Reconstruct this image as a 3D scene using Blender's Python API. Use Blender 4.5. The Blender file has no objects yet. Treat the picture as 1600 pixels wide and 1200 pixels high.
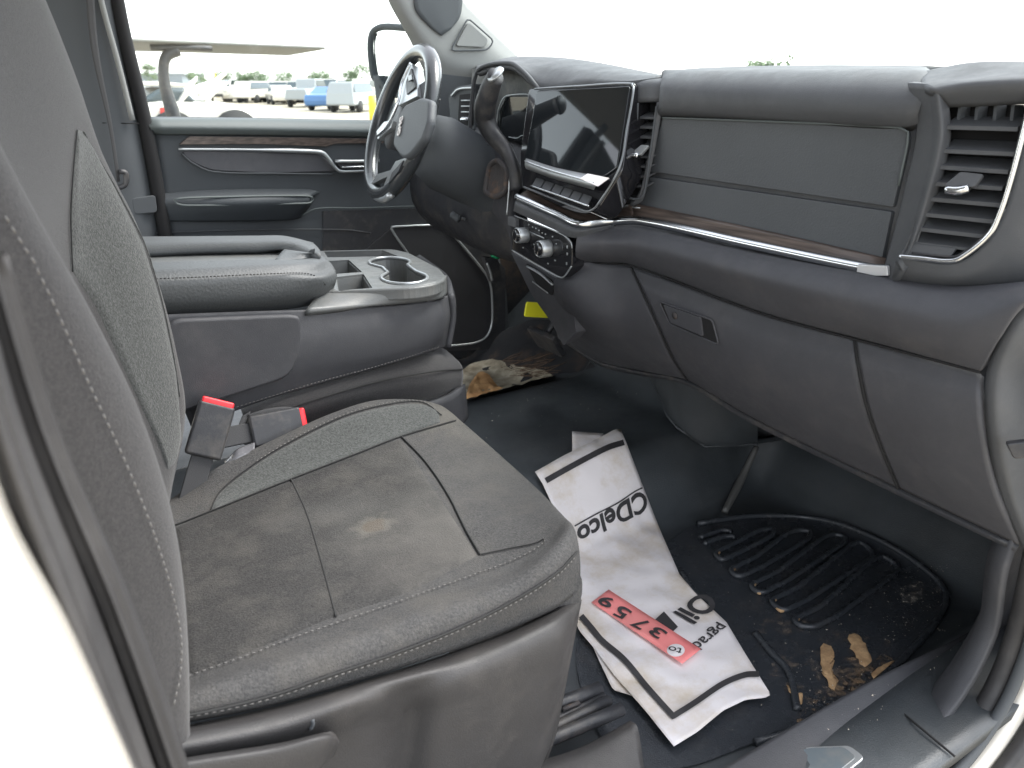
import bpy, bmesh, math, random
from mathutils import Vector, Matrix, noise
random.seed(7)
S = bpy.context.scene
C = S.collection
# ---------------------------------------------------------------- camera, sky, sun, exposure
FPX = 1250.0; PITCH = math.radians(-20.8); HEAD = math.radians(32.8); CZ = .86
cam = bpy.data.cameras.new('camera'); camo = bpy.data.objects.new('camera', cam); C.objects.link(camo)
camo.location = (0, 0, CZ); camo.rotation_euler = (math.pi/2 + PITCH, 0, -HEAD)
cam.sensor_width = 36; cam.lens = 36*FPX/1600; cam.clip_start = .02; cam.clip_end = 3000
cam.dof.use_dof = True; cam.dof.focus_distance = 1.25; cam.dof.aperture_fstop = 9.0
S.camera = camo
SUN_EL = math.radians(55); SUN_AZ = math.radians(-10)      # direction towards the sun, measured from +x towards +y
W = bpy.data.worlds.new('World'); S.world = W; W.use_nodes = True
nt = W.node_tree; bg = nt.nodes['Background']
sky = nt.nodes.new('ShaderNodeTexSky'); sky.sky_type = 'NISHITA'; sky.sun_disc = False
sky.sun_elevation = SUN_EL; sky.sun_rotation = math.pi/2 - SUN_AZ
sky.air_density = 1.0; sky.dust_density = 1.0; sky.ozone_density = 1.0
hs = nt.nodes.new('ShaderNodeHueSaturation'); hs.inputs['Saturation'].default_value = .22   # thin overcast: a paler sky
nt.links.new(sky.outputs[0], hs.inputs['Color']); nt.links.new(hs.outputs[0], bg.inputs[0]); bg.inputs[1].default_value = .15
sl = bpy.data.lights.new('sun', 'SUN'); sl.energy = 1.2; sl.angle = math.radians(30); sl.color = (1, .96, .90)
so = bpy.data.objects.new('sun', sl); C.objects.link(so)
sd = Vector((math.cos(SUN_EL)*math.cos(SUN_AZ), math.cos(SUN_EL)*math.sin(SUN_AZ), math.sin(SUN_EL)))
so.rotation_euler = sd.to_track_quat('Z', 'Y').to_euler()
S.view_settings.view_transform = 'Standard'; S.view_settings.look = 'None'
S.view_settings.exposure = 2.25; S.view_settings.gamma = 1; S.view_settings.use_curve_mapping = False
# ---------------------------------------------------------------- measuring helpers (photo pixel + one known coordinate -> place in the cab)
O = Vector((0, 0, CZ))
def ray(px, py):
    cx = (px-800)/FPX; cy = (600-py)/FPX
    h = math.cos(PITCH)-cy*math.sin(PITCH); v = math.sin(PITCH)+cy*math.cos(PITCH)
    s, c = math.sin(HEAD), math.cos(HEAD)
    return Vector((h*s+cx*c, h*c-cx*s, v))
def X(px, py, v): d = ray(px, py); return O+d*(v/d.x)
def Y(px, py, v): d = ray(px, py); return O+d*(v/d.y)
def Z(px, py, v): d = ray(px, py); return O+d*((v-CZ)/d.z)
class Plane:
    def __init__(s, p, n): s.p = Vector(p); s.n = Vector(n).normalized()
    def __call__(s, px, py, off=0):
        d = ray(px, py); t = (s.p+s.n*off-O).dot(s.n)/d.dot(s.n); return O+d*t
def sm(a, b, x):
    t = max(0, min(1, (x-a)/(b-a))); return t*t*(3-2*t)
def floor_h(x, y):
    t = sm(1.03, 1.15, y)*(1-sm(1.56, 1.70, y))*.135
    z = t
    z += max(0, x-1.30)*.95*sm(1.28, 1.40, x) if y < 1.12 else max(0, x-1.22)*.8*sm(1.2, 1.3, x)
    z += (1-sm(.47, .53, y))*.045
    return z
def FL(px, py, off=.004):
    d = ray(px, py); t = .4
    while t < 4:
        p = O+d*t
        if p.z < floor_h(p.x, p.y)+off:
            a, b = t-.01, t
            for _ in range(12):
                m = (a+b)/2; p = O+d*m
                if p.z < floor_h(p.x, p.y)+off: b = m
                else: a = m
            return O+d*b
        t += .01
    return O+d*2
# ---------------------------------------------------------------- object helpers
BASE = {}
def finish(o, label=None, cat=None, group=None, kind=None):
    if label: o['label'] = label
    if cat: o['category'] = cat
    if group: o['group'] = group
    if kind: o['kind'] = kind
    return o
def thing(name, label, cat, loc=(0, 0, 0), group=None):
    o = bpy.data.objects.new(name, None); o.empty_display_size = .05; C.objects.link(o); o.location = loc
    BASE[o.name] = Vector(loc)
    return finish(o, label, cat, group)
def put(name, me, m, parent=None, smooth=True):
    o = bpy.data.objects.new(name, me); C.objects.link(o)
    if m: me.materials.append(m)
    if smooth:
        for p in me.polygons: p.use_smooth = True
    if parent:
        o.parent = parent
        if parent.name in BASE: o.matrix_parent_inverse = Matrix.Translation(-BASE[parent.name])
    return o
def mesh(name, vs, fs, m, parent=None, smooth=True):
    me = bpy.data.meshes.new(name); me.from_pydata([tuple(v) for v in vs], [], fs); me.update()
    return put(name, me, m, parent, smooth)
def cr(pts, n, closed=False):
    pts = [Vector(p) for p in pts]
    if len(pts) == 2: return [pts[0].lerp(pts[1], i/(n-1)) for i in range(n)]
    if closed: P = [pts[-1]]+pts+[pts[0], pts[1]]
    else: P = [pts[0]*2-pts[1]]+pts+[pts[-1]*2-pts[-2]]
    seg = []; L = [0]
    for i in range(1, len(P)-2):
        L.append(L[-1]+max(1e-6, (P[i+1]-P[i]).length))
    out = []; cnt = n if not closed else n+1
    for k in range(cnt):
        s = L[-1]*k/(cnt-1); i = 0
        while i < len(L)-2 and s > L[i+1]: i += 1
        t = (s-L[i])/(L[i+1]-L[i]); a, b, c, d = P[i], P[i+1], P[i+2], P[i+3]
        # chord-limited tangents avoid overshoot
        h = (c-b).length
        m1 = (c-a)/max(1e-6, (c-b).length+(b-a).length)*h; m2 = (d-b)/max(1e-6, (d-c).length+(c-b).length)*h
        out.append(b*(2*t**3-3*t*t+1)+m1*(t**3-2*t*t+t)+c*(-2*t**3+3*t*t)+m2*(t**3-t*t))
    return out if not closed else out[:-1]
def poly(pts, n):
    pts = [Vector(p) for p in pts]; L = [0]
    for a, b in zip(pts, pts[1:]): L.append(L[-1]+(b-a).length)
    out = []
    for k in range(n):
        s = L[-1]*k/(n-1); i = 0
        while i < len(L)-2 and s > L[i+1]: i += 1
        out.append(pts[i].lerp(pts[i+1], (s-L[i])/max(1e-9, L[i+1]-L[i])))
    return out
def loft(name, rows, m, parent=None, nu=40, nv=None, thick=0, flip=False, straight=False, warp=None, byidx=False):
    if byidx:
        R = []
        for r in rows:
            out = []
            k = max(1, nu//(len(r)-1))
            for i in range(len(r)-1):
                for j in range(k): out.append((i, j/k))
            out.append((len(r)-2, 1.0))
            P = [r[0]*2-r[1]]+list(r)+[r[-1]*2-r[-2]]
            q = []
            for i, t in out:
                a, b, c, d = P[i], P[i+1], P[i+2], P[i+3]; h = (c-b).length
                m1 = (c-a)/max(1e-6, (c-b).length+(b-a).length)*h; m2 = (d-b)/max(1e-6, (d-c).length+(c-b).length)*h
                q.append(b*(2*t**3-3*t*t+1)+m1*(t**3-2*t*t+t)+c*(-2*t**3+3*t*t)+m2*(t**3-t*t))
            R.append(q)
        nu = len(R[0])
    else: R = [cr(r, nu) for r in rows]
    nv = nv or (len(rows)-1)*6+1
    cols = [poly([r[i] for r in R], nv) if straight else cr([r[i] for r in R], nv) for i in range(nu)]
    vs = []; fs = []
    for c in cols: vs += c
    if warp: vs = [warp(v) for v in vs]
    for i in range(nu-1):
        for j in range(nv-1):
            a = i*nv+j; f = (a, a+1, a+nv+1, a+nv); fs.append(f[::-1] if flip else f)
    tot = 0
    for f in fs:
        n_ = (vs[f[2]]-vs[f[0]]).cross(vs[f[3]]-vs[f[1]]); tot += n_.dot((O-vs[f[0]]).normalized())
    if tot < 0: fs = [f[::-1] for f in fs]
    o = mesh(name, vs, fs, m, parent)
    if thick:
        md = o.modifiers.new('s', 'SOLIDIFY'); md.thickness = abs(thick); md.offset = -1 if thick > 0 else 1
    return o
def rnd(pts, r, n=4):
    pts = [Vector(p) for p in pts]; out = []; N = len(pts)
    for i in range(N):
        a, b, c = pts[i-1], pts[i], pts[(i+1) % N]
        rr = r[i] if isinstance(r, (list, tuple)) else r
        k1 = min(rr, (a-b).length*.45); k2 = min(rr, (c-b).length*.45)
        p, q = b+(a-b).normalized()*k1, b+(c-b).normalized()*k2
        for k in range(n+1):
            t = k/n; out.append(p*(1-t)**2+b*2*t*(1-t)+q*t*t)
    return out
def nrm(pts):
    n = Vector((0, 0, 0))
    for i in range(len(pts)):
        a, b = pts[i-1], pts[i]; n += a.cross(b)
    return n.normalized()
def plate(name, pts, t, m, parent=None, r=0, bev=.002, nrml=None, holes=None, seg=3):
    """solid slab: front outline pts, thickness t away from the camera side"""
    if r: pts = rnd(pts, r)
    pts = [Vector(p) for p in pts]
    n = nrml.normalized() if nrml else nrm(pts)
    c = sum(pts, Vector())/len(pts)
    if n.dot(O-c) < 0 and not nrml: n = -n
    if nrm(pts).dot(n) < 0: pts = pts[::-1]
    N = len(pts); bm = bmesh.new()
    a = [bm.verts.new(p) for p in pts]; b = [bm.verts.new(p-n*t) for p in pts]
    f1 = bm.faces.new(a); f2 = bm.faces.new(b[::-1])
    for i in range(N): bm.faces.new((a[i], b[i], b[(i+1) % N], a[(i+1) % N]))
    bm.normal_update()
    me = bpy.data.meshes.new(name); bm.to_mesh(me); bm.free()
    o = put(name, me, m, parent, True)
    if bev:
        md = o.modifiers.new('b', 'BEVEL'); md.width = bev; md.segments = seg; md.limit_method = 'ANGLE'; md.angle_limit = math.radians(40)
        md.harden_normals = False
    md = o.modifiers.new('w', 'WEIGHTED_NORMAL')
    return o
def box(name, cx, cy, cz, sx, sy, sz, m, parent=None, bev=.003, rot=None):
    pts = []
    vs = [Vector((i*sx/2, j*sy/2, k*sz/2)) for i in (-1, 1) for j in (-1, 1) for k in (-1, 1)]
    if rot: vs = [rot @ v for v in vs]
    vs = [v+Vector((cx, cy, cz)) for v in vs]
    fs = [(0, 1, 3, 2), (4, 6, 7, 5), (0, 4, 5, 1), (2, 3, 7, 6), (0, 2, 6, 4), (1, 5, 7, 3)]
    o = mesh(name, vs, fs, m, parent, True)
    if bev:
        md = o.modifiers.new('b', 'BEVEL'); md.width = bev; md.segments = 3
    o.modifiers.new('w', 'WEIGHTED_NORMAL')
    return o
def tube_geo(path, r, seg=8, closed=False, flat=None, cap=True):
    """returns verts, faces; flat=(scale, dir) squashes the section along dir"""
    vs, fs = [], []; N = len(path); up = Vector((0, 0, 1))
    for i, p in enumerate(path):
        if closed: t = path[(i+1) % N]-path[i-1]
        else: t = path[min(i+1, N-1)]-path[max(i-1, 0)]
        t.normalize()
        if abs(t.dot(up)) > .95: up = Vector((0, 1, 0)) if abs(t.y) < .9 else Vector((1, 0, 0))
        a = t.cross(up).normalized(); b = a.cross(t).normalized(); up = b
        rr = r[i] if isinstance(r, (list, tuple)) else r
        for k in range(seg):
            th = 2*math.pi*k/seg; v = (a*math.cos(th)+b*math.sin(th))*rr
            if flat: v = v-flat[1]*(v.dot(flat[1])*(1-flat[0]))
            vs.append(p+v)
    M = N if closed else N-1
    for i in range(M):
        for k in range(seg):
            a = i*seg+k; b = i*seg+(k+1) % seg; c = ((i+1) % N)*seg+(k+1) % seg; d = ((i+1) % N)*seg+k
            fs.append((a, b, c, d))
    if not closed and cap:
        fs.append(tuple(range(seg))[::-1]); fs.append(tuple((N-1)*seg+k for k in range(seg)))
    return vs, fs
def tube(name, pts, r, m, parent=None, n=None, seg=8, closed=False, flat=None, sharp=False):
    path = [Vector(p) for p in pts]
    if n: path = poly(path, n) if sharp else cr(path, n, closed)
    if isinstance(r, (list, tuple)) and len(r) != len(path):
        rr = []
        for i in range(len(path)):
            s = i/(len(path)-1)*(len(r)-1); k = min(int(s), len(r)-2); rr.append(r[k]*(1-(s-k))+r[k+1]*(s-k))
        r = rr
    if flat: flat = (flat[0], Vector(flat[1]).normalized())
    vs, fs = tube_geo(path, r, seg, closed, flat); return mesh(name, vs, fs, m, parent)
def multi(name, geos, m, parent=None, smooth=True):
    V_, F_ = [], []
    for vs, fs in geos:
        k = len(V_); V_ += vs; F_ += [tuple(i+k for i in f) for f in fs]
    return mesh(name, V_, F_, m, parent, smooth)
def stitch(name, pts, m, parent, n=200, r=.0008, gap=.45, length=.006, off=Vector((0, 0, .0015))):
    path = cr([Vector(p) for p in pts], n); L = [0]
    for a, b in zip(path, path[1:]): L.append(L[-1]+(b-a).length)
    g = []; s = 0; tot = L[-1]
    def at(s):
        i = 0
        while i < len(L)-2 and s > L[i+1]: i += 1
        return path[i].lerp(path[i+1], (s-L[i])/max(1e-9, L[i+1]-L[i]))
    while s+length < tot:
        a, b = at(s), at(s+length*(1-gap)); g.append(tube_geo([a+off*.4, (a+b)/2+off, b+off*.4], r, 5)); s += length
    return multi(name, g, m, parent)
def text(name, s, origin, right, up, size, m, parent=None, bold=0, shear=0, ex=.0004, sx=1.0, drape=None, align='LEFT'):
    cu = bpy.data.curves.new(name, 'FONT'); cu.body = s; cu.size = size; cu.offset = bold; cu.shear = shear; cu.extrude = ex; cu.align_x = align
    cu.resolution_u = 4
    o = bpy.data.objects.new(name, cu); C.objects.link(o)
    bpy.context.view_layer.update()
    me = bpy.data.meshes.new_from_object(o); C.objects.unlink(o); bpy.data.objects.remove(o)
    me.name = name
    right = Vector(right).normalized(); up = Vector(up); up = (up-right*up.dot(right)).normalized(); n = right.cross(up)
    if drape:
        bm = bmesh.new(); bm.from_mesh(me)
        bmesh.ops.triangulate(bm, faces=bm.faces)
        bmesh.ops.subdivide_edges(bm, edges=[e for e in bm.edges if e.calc_length() > .012], cuts=2)
        bm.to_mesh(me); bm.free()
    for v in me.vertices:
        p = Vector(origin)+right*v.co.x*sx+up*v.co.y+n*(v.co.z)
        if drape: p = drape(p, v.co.z)
        v.co = p
    me.materials.clear()
    return put(name, me, m, parent, False)
# ---------------------------------------------------------------- materials
def mat(name, col, rough=.6, metal=0, bump=0, bscale=400, var=0, vscale=6, col2=None, spec=.5, coat=0, dust=0, dcol=(.35, .30, .24), dscale=5, dthr=(.5, .72), stretch=(1, 1, 1), vthr=(.35, .65), sheen=0):
    m = bpy.data.materials.new(name); m.use_nodes = True; t = m.node_tree; b = t.nodes['Principled BSDF']
    b.inputs['Base Color'].default_value = (*col, 1); b.inputs['Roughness'].default_value = rough; b.inputs['Metallic'].default_value = metal
    b.inputs['Specular IOR Level'].default_value = spec; b.inputs['Coat Weight'].default_value = coat
    if sheen: b.inputs['Sheen Weight'].default_value = sheen; b.inputs['Sheen Roughness'].default_value = .5
    tc = t.nodes.new('ShaderNodeTexCoord'); mp = t.nodes.new('ShaderNodeMapping'); mp.inputs['Scale'].default_value = stretch
    t.links.new(tc.outputs['Object'], mp.inputs['Vector'])
    def nz(scale, det=4, rgh=.55):
        n = t.nodes.new('ShaderNodeTexNoise'); n.inputs['Scale'].default_value = scale; n.inputs['Detail'].default_value = det; n.inputs['Roughness'].default_value = rgh
        t.links.new(mp.outputs[0], n.inputs['Vector']); return n
    def ramp(src, a, b_, c0=(0, 0, 0, 1), c1=(1, 1, 1, 1)):
        r = t.nodes.new('ShaderNodeValToRGB'); r.color_ramp.elements[0].position = a; r.color_ramp.elements[1].position = b_
        r.color_ramp.elements[0].color = c0; r.color_ramp.elements[1].color = c1; t.links.new(src, r.inputs[0]); return r
    cur = None
    if var or col2:
        c2 = col2 or tuple(min(1, c*(1+var)) for c in col); c1 = col if col2 else tuple(c*(1-var) for c in col)
        r = ramp(nz(vscale, 6).outputs[0], vthr[0], vthr[1], (*c1, 1), (*c2, 1)); cur = r.outputs[0]
    if dust:
        r = ramp(nz(dscale, 8, .7).outputs[0], *dthr); mx = t.nodes.new('ShaderNodeMixRGB')
        mul = t.nodes.new('ShaderNodeMath'); mul.operation = 'MULTIPLY'; mul.inputs[1].default_value = dust
        t.links.new(r.outputs[0], mul.inputs[0]); t.links.new(mul.outputs[0], mx.inputs[0])
        if cur: t.links.new(cur, mx.inputs[1])
        else: mx.inputs[1].default_value = (*col, 1)
        mx.inputs[2].default_value = (*dcol, 1); cur = mx.outputs[0]
    if cur: t.links.new(cur, b.inputs['Base Color'])
    if dust and not metal:      # scuffs: the sheen changes from place to place
        r2 = ramp(nz(dscale*2.3, 6, .7).outputs[0], .3, .75, (max(.05, rough-.12),)*3+(1,), (min(1, rough+.16),)*3+(1,)); t.links.new(r2.outputs[0], b.inputs['Roughness'])
    if bump:
        bp = t.nodes.new('ShaderNodeBump'); bp.inputs['Strength'].default_value = bump; bp.inputs['Distance'].default_value = .001
        t.links.new(nz(bscale, 3).outputs[0], bp.inputs['Height']); t.links.new(bp.outputs[0], b.inputs['Normal'])
    m['nz'] = 1
    return m
M = {}
M['dash'] = mat('dash_plastic', (.058, .061, .066), .62, bump=.35, bscale=700, var=.06, vscale=3, dust=.10, dscale=9, dcol=(.2, .19, .18))
M['dash2'] = mat('panel_plastic', (.052, .053, .060), .66, bump=.35, bscale=800, var=.06, dust=.10, dscale=12, dcol=(.2, .18, .16))
M['pad'] = mat('panel_leather', (.062, .068, .075), .58, bump=.6, bscale=350, var=.05)
M['black'] = mat('black_plastic', (.026, .027, .031), .5, bump=.2, bscale=600, dust=.15, dscale=20)
M['gloss'] = mat('gloss_black', (.012, .012, .014), .08, coat=.5)
M['chrome'] = mat('satin_chrome', (.72, .74, .76), .22, 1)
M['silver'] = mat('silver_paint', (.42, .44, .45), .35, .7)
M['wood'] = mat('dark_wood', (.035, .026, .022), .35, col2=(.13, .10, .085), vscale=8, stretch=(6, 1.2, 30), vthr=(.35, .75))
M['gap'] = mat('shadow_gap', (.008, .008, .009), .9)
M['rubber'] = mat('rubber_vinyl', (.043, .049, .054), .48, bump=.5, bscale=500, var=.25, vscale=5, dust=.14, dscale=6, dcol=(.13, .12, .11))
M['liner'] = mat('rubber_liner', (.032, .036, .042), .24, bump=.5, bscale=600, dust=.10, dscale=14, dcol=(.16, .13, .10))
M['seal'] = mat('seal_rubber', (.034, .033, .034), .62, bump=.2, bscale=300, var=.2, dust=.3, dscale=12, dcol=(.09, .085, .08))
M['mesh'] = mat('bolster_fabric', (.034, .036, .035), .95, bump=1.2, bscale=500, col2=(.072, .075, .072), vscale=330, sheen=.2)
M['fabric'] = mat('bolster_cloth', (.027, .026, .027), .95, bump=.8, bscale=700, col2=(.043, .041, .041), vscale=420, sheen=.15)
M['thread'] = mat('stitch_thread', (.12, .115, .11), .8)
M['seam'] = mat('seam_dark', (.02, .02, .02), .9)
M['shield'] = mat('seat_plastic', (.030, .0285, .029), .58, bump=.5, bscale=600, var=.05, dust=.12, dscale=10, dcol=(.22, .2, .18))
M['leather'] = mat('console_leather', (.060, .065, .068), .55, bump=.9, bscale=260, var=.06)
M['tray'] = mat('tray_plastic', (.10, .105, .105), .42, bump=.3, bscale=700, dust=.18, dscale=16, dcol=(.25, .22, .18))
M['console'] = mat('console_plastic', (.040, .041, .046), .66, bump=.4, bscale=600, dust=.12, dscale=10, dcol=(.2, .19, .18))
M['red'] = mat('red_button', (.75, .02, .03), .35)
M['belt'] = mat('belt_webbing', (.05, .05, .052), .8, bump=.5, bscale=900)
M['white'] = mat('white_paint', (.60, .57, .51), .25, coat=.6)
M['headliner'] = mat('pillar_trim', (.20, .205, .20), .8, bump=.3, bscale=900)
M['pillar'] = mat('grey_trim', (.058, .064, .070), .75, bump=.3, bscale=700)
M['paper'] = mat('floor_paper', (.76, .72, .72), .55, var=.03, dust=.8, dscale=8, dthr=(.47, .72), dcol=(.52, .42, .28), bump=.5, bscale=30)
M['ink'] = mat('print_ink', (.035, .033, .035), .6)
M['pink'] = mat('pink_tag', (.82, .21, .21), .55, col2=(.84, .29, .27), vscale=5)
M['tan'] = mat('dried_mud', (.30, .18, .09), .9, bump=1, bscale=200, col2=(.55, .36, .19), vscale=55, dust=.5, dscale=70, dcol=(.10, .07, .05))
M['yellow'] = mat('yellow_plastic', (.70, .68, .02), .5)
M['foam'] = mat('torn_foam', (.42, .22, .09), .95, bump=1, bscale=150, col2=(.60, .36, .16), vscale=30)
M['felt'] = mat('carpet_underfelt', (.20, .17, .12), .95, bump=1, bscale=300, col2=(.46, .42, .33), vscale=25)
M['carpet'] = mat('black_carpet', (.018, .019, .022), .98, bump=1, bscale=500, dust=.35, dscale=9, dcol=(.20, .12, .07))
M['screen'] = mat('screen_glass', (.010, .012, .014), .04, coat=.3)
M['grille'] = mat('speaker_grille', (.02, .02, .023), .6, bump=1, bscale=900)
M['door'] = mat('door_plastic', (.040, .046, .052), .6, bump=.3, bscale=600, var=.05)
M['doortop'] = mat('door_top', (.085, .10, .10), .55, bump=.3, bscale=600)
M['green'] = mat('green_connector', (.02, .35, .15), .5)
M['rust'] = mat('worn_boot', (.045, .04, .04), .7, bump=1, bscale=150, dust=.7, dscale=22, dcol=(.28, .15, .07))
# seat insert: woven, with pale stains
def insert_mat(name, stain, ca=(.017, .017, .017), cb=(.042, .040, .039)):
    m = mat(name, ca, .95, bump=1.4, bscale=500, dust=.5, dscale=15, dcol=(.085, .079, .071), dthr=(.47, .68), col2=cb, vscale=380)
    t = m.node_tree; b = t.nodes['Principled BSDF']
    tc = t.nodes.new('ShaderNodeTexCoord')
    src = b.inputs['Base Color'].links[0].from_socket
    def blob(loc, rad, soft=.5, sc=25, amt=.55):
        mp = t.nodes.new('ShaderNodeMapping'); mp.inputs['Location'].default_value = [-c for c in loc]
        t.links.new(tc.outputs['Object'], mp.inputs[0])
        n = t.nodes.new('ShaderNodeTexNoise'); n.inputs['Scale'].default_value = sc; n.inputs['Detail'].default_value = 6
        t.links.new(tc.outputs['Object'], n.inputs[0])
        ln = t.nodes.new('ShaderNodeVectorMath'); ln.operation = 'LENGTH'; t.links.new(mp.outputs[0], ln.inputs[0])
        ad = t.nodes.new('ShaderNodeMath'); ad.operation = 'MULTIPLY_ADD'; ad.inputs[1].default_value = -rad*1.6; ad.inputs[2].default_value = 0
        t.links.new(n.outputs[0], ad.inputs[0])
        sm_ = t.nodes.new('ShaderNodeMath'); sm_.operation = 'ADD'; t.links.new(ad.outputs[0], sm_.inputs[0]); t.links.new(ln.outputs['Value'], sm_.inputs[1])
        mr = t.nodes.new('ShaderNodeMapRange'); mr.inputs['From Min'].default_value = rad*.2; mr.inputs['From Max'].default_value = rad*(.2-soft)
        mr.inputs['To Min'].default_value = 0; mr.inputs['To Max'].default_value = amt; t.links.new(sm_.outputs[0], mr.inputs['Value'])
        return mr.outputs[0]
    for loc, rad, soft, sc, amt, col in stain:
        mx = t.nodes.new('ShaderNodeMixRGB'); t.links.new(blob(loc, rad, soft, sc, amt), mx.inputs[0]); t.links.new(src, mx.inputs[1])
        mx.inputs[2].default_value = (*col, 1); src = mx.outputs[0]
    t.links.new(src, b.inputs['Base Color'])
    return m
def glass(name, tint=(.97, 1, .99), gl=.03):
    m = bpy.data.materials.new(name); m.use_nodes = True; t = m.node_tree
    for n in list(t.nodes): t.nodes.remove(n)
    out = t.nodes.new('ShaderNodeOutputMaterial'); mx = t.nodes.new('ShaderNodeMixShader'); tr = t.nodes.new('ShaderNodeBsdfTransparent'); g = t.nodes.new('ShaderNodeBsdfGlossy')
    tr.inputs[0].default_value = (*tint, 1); g.inputs['Roughness'].default_value = .02; mx.inputs[0].default_value = gl
    t.links.new(tr.outputs[0], mx.inputs[1]); t.links.new(g.outputs[0], mx.inputs[2]); t.links.new(mx.outputs[0], out.inputs[0])
    return m
M['glass'] = glass('window_glass')
# ================================================================ CAB SHELL AND FLOOR
vs, fs = [], []
xs = [-1.2+i*.02 for i in range(int((1.9+1.2)/.02)+1)]; ys = [.36+i*.02 for i in range(93)]
for x in xs:
    for y in ys: vs.append((x, y, floor_h(x, y)))
for i in range(len(xs)-1):
    for j in range(len(ys)-1):
        a = i*len(ys)+j; fs.append((a, a+len(ys), a+len(ys)+1, a+1))
fo = finish(mesh('floor', vs, fs, M['rubber']), kind='structure')
md = fo.modifiers.new('s', 'SOLIDIFY'); md.thickness = .02

cab = thing('truck_cab', 'white truck cab shell with grey pillar trim framing the open passenger doorway', 'truck cab', (0, .3, -.1))
# roof
loft('roof', [[Vector((-1.3, y, z)), Vector((0, y, z+.03)), Vector((.55, y, z-.01))] for y, z in ((.30, 1.30), (.55, 1.36), (1.3, 1.39), (2.05, 1.36), (2.30, 1.30))], M['headliner'], cab, 12, 12, thick=.03)
# driver side b pillar trim
BP = lambda px, py: Y(px, py, 2.13)
loft('pillar_trim', [
    [BP(-60, -150), BP(-20, 120), BP(20, 420), BP(60, 700)],
    [BP(90, -150)+Vector((0, -.03, 0)), BP(120, 100)+Vector((0, -.03, 0)), BP(165, 380)+Vector((0, -.03, 0)), BP(190, 600)],
    [BP(135, -150)+Vector((0, -.035, 0)), BP(172, 100)+Vector((0, -.035, 0)), BP(222, 380)+Vector((0, -.035, 0)), BP(240, 600)],
    [BP(168, -150), BP(208, 80), BP(256, 380), BP(270, 600)]], M['pillar'], cab, 30, 24, thick=.03)
tube('door_seal', [Y(158, -150, 2.11), Y(188, 30, 2.11), Y(225, 185, 2.11), Y(245, 290, 2.11), Y(262, 400, 2.11), Y(275, 600, 2.11)], .016, M['gap'], cab, 30)
tube('pillar_edge', [Y(128, -150, 2.085), Y(158, 0, 2.085), Y(185, 100, 2.085), Y(207, 188, 2.085)], .006, M['headliner'], cab, 20)
plate('belt_cover', [Y(206, 310, 2.09), Y(243, 305, 2.09), Y(246, 332, 2.09), Y(210, 335, 2.09)], .01, M['pillar'], cab, r=.008)
tube('trim_joint', [Y(160, 192, 2.094), Y(217, 193, 2.094)], .0012, M['gap'], cab)
# driver a pillar with speaker cover and grab handle recess
def AP(px, py, dy=0):        # surface leaning inward from the door opening to the glass
    return Y(px, py, 2.02+dy)
loft('pillar_trim', [
    [AP(560, -120, .03), AP(606, 0, .03), AP(640, 62, .03), AP(668, 120, .03), AP(700, 150, .03)],
    [AP(585, -120), AP(622, 0), AP(655, 55), AP(690, 95), AP(745, 120)],
    [AP(610, -120, -.005), AP(640, -10, -.005), AP(672, 42, -.005), AP(715, 80, -.005), AP(775, 108, -.005)],
    [AP(650, -120), AP(690, -15), AP(716, 25), AP(760, 70), AP(800, 100)],
    [AP(665, -120, .03), AP(722, -2, .03), AP(745, 25, .03), AP(778, 58, .03), AP(812, 90, .03)]], M['headliner'], cab, 30, 30, thick=.03)
plate('speaker_cover', [AP(712, 72, -.012), AP(732, 34, -.012), AP(764, 62, -.012), AP(758, 74, -.012)], .008, M['headliner'], cab, r=.010, bev=.002)
tube('cover_groove', rnd([AP(704, 79, -.011), AP(731, 28, -.011), AP(772, 64, -.011), AP(762, 78, -.011)], .012), .0022, M['pillar'], cab, 40, closed=True)
loft('handle_recess', [[AP(655, -60, -.010), AP(648, 10, -.010), AP(668, 38, -.010), AP(690, 56, -.010)],
    [AP(690, -60, -.011), AP(680, 0, -.013), AP(690, 30, -.013), AP(698, 50, -.012)],
    [AP(725, -60, -.010), AP(722, 10, -.010), AP(718, 28, -.010), AP(704, 46, -.010)]], M['pillar'], cab, 16, 12, thick=.004)
loft('lower_pillar_trim', [[Y(665, 112, 2.04), Y(672, 160, 2.05), Y(680, 210, 2.05)], [Y(700, 92, 2.03), Y(705, 150, 2.03), Y(712, 215, 2.03)],
    [Y(748, 92, 2.02), Y(748, 150, 2.02), Y(750, 215, 2.02)]], M['pillar'], cab, 12, 12, thick=.02)
# windscreen
wp = [Vector((1.13, 2.05, 1.30)), Vector((1.98, 2.05, .86)), Vector((1.98, .50, .86)), Vector((1.13, .50, 1.30))]
plate('windscreen', wp, .005, M['glass'], cab, bev=0)
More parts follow.
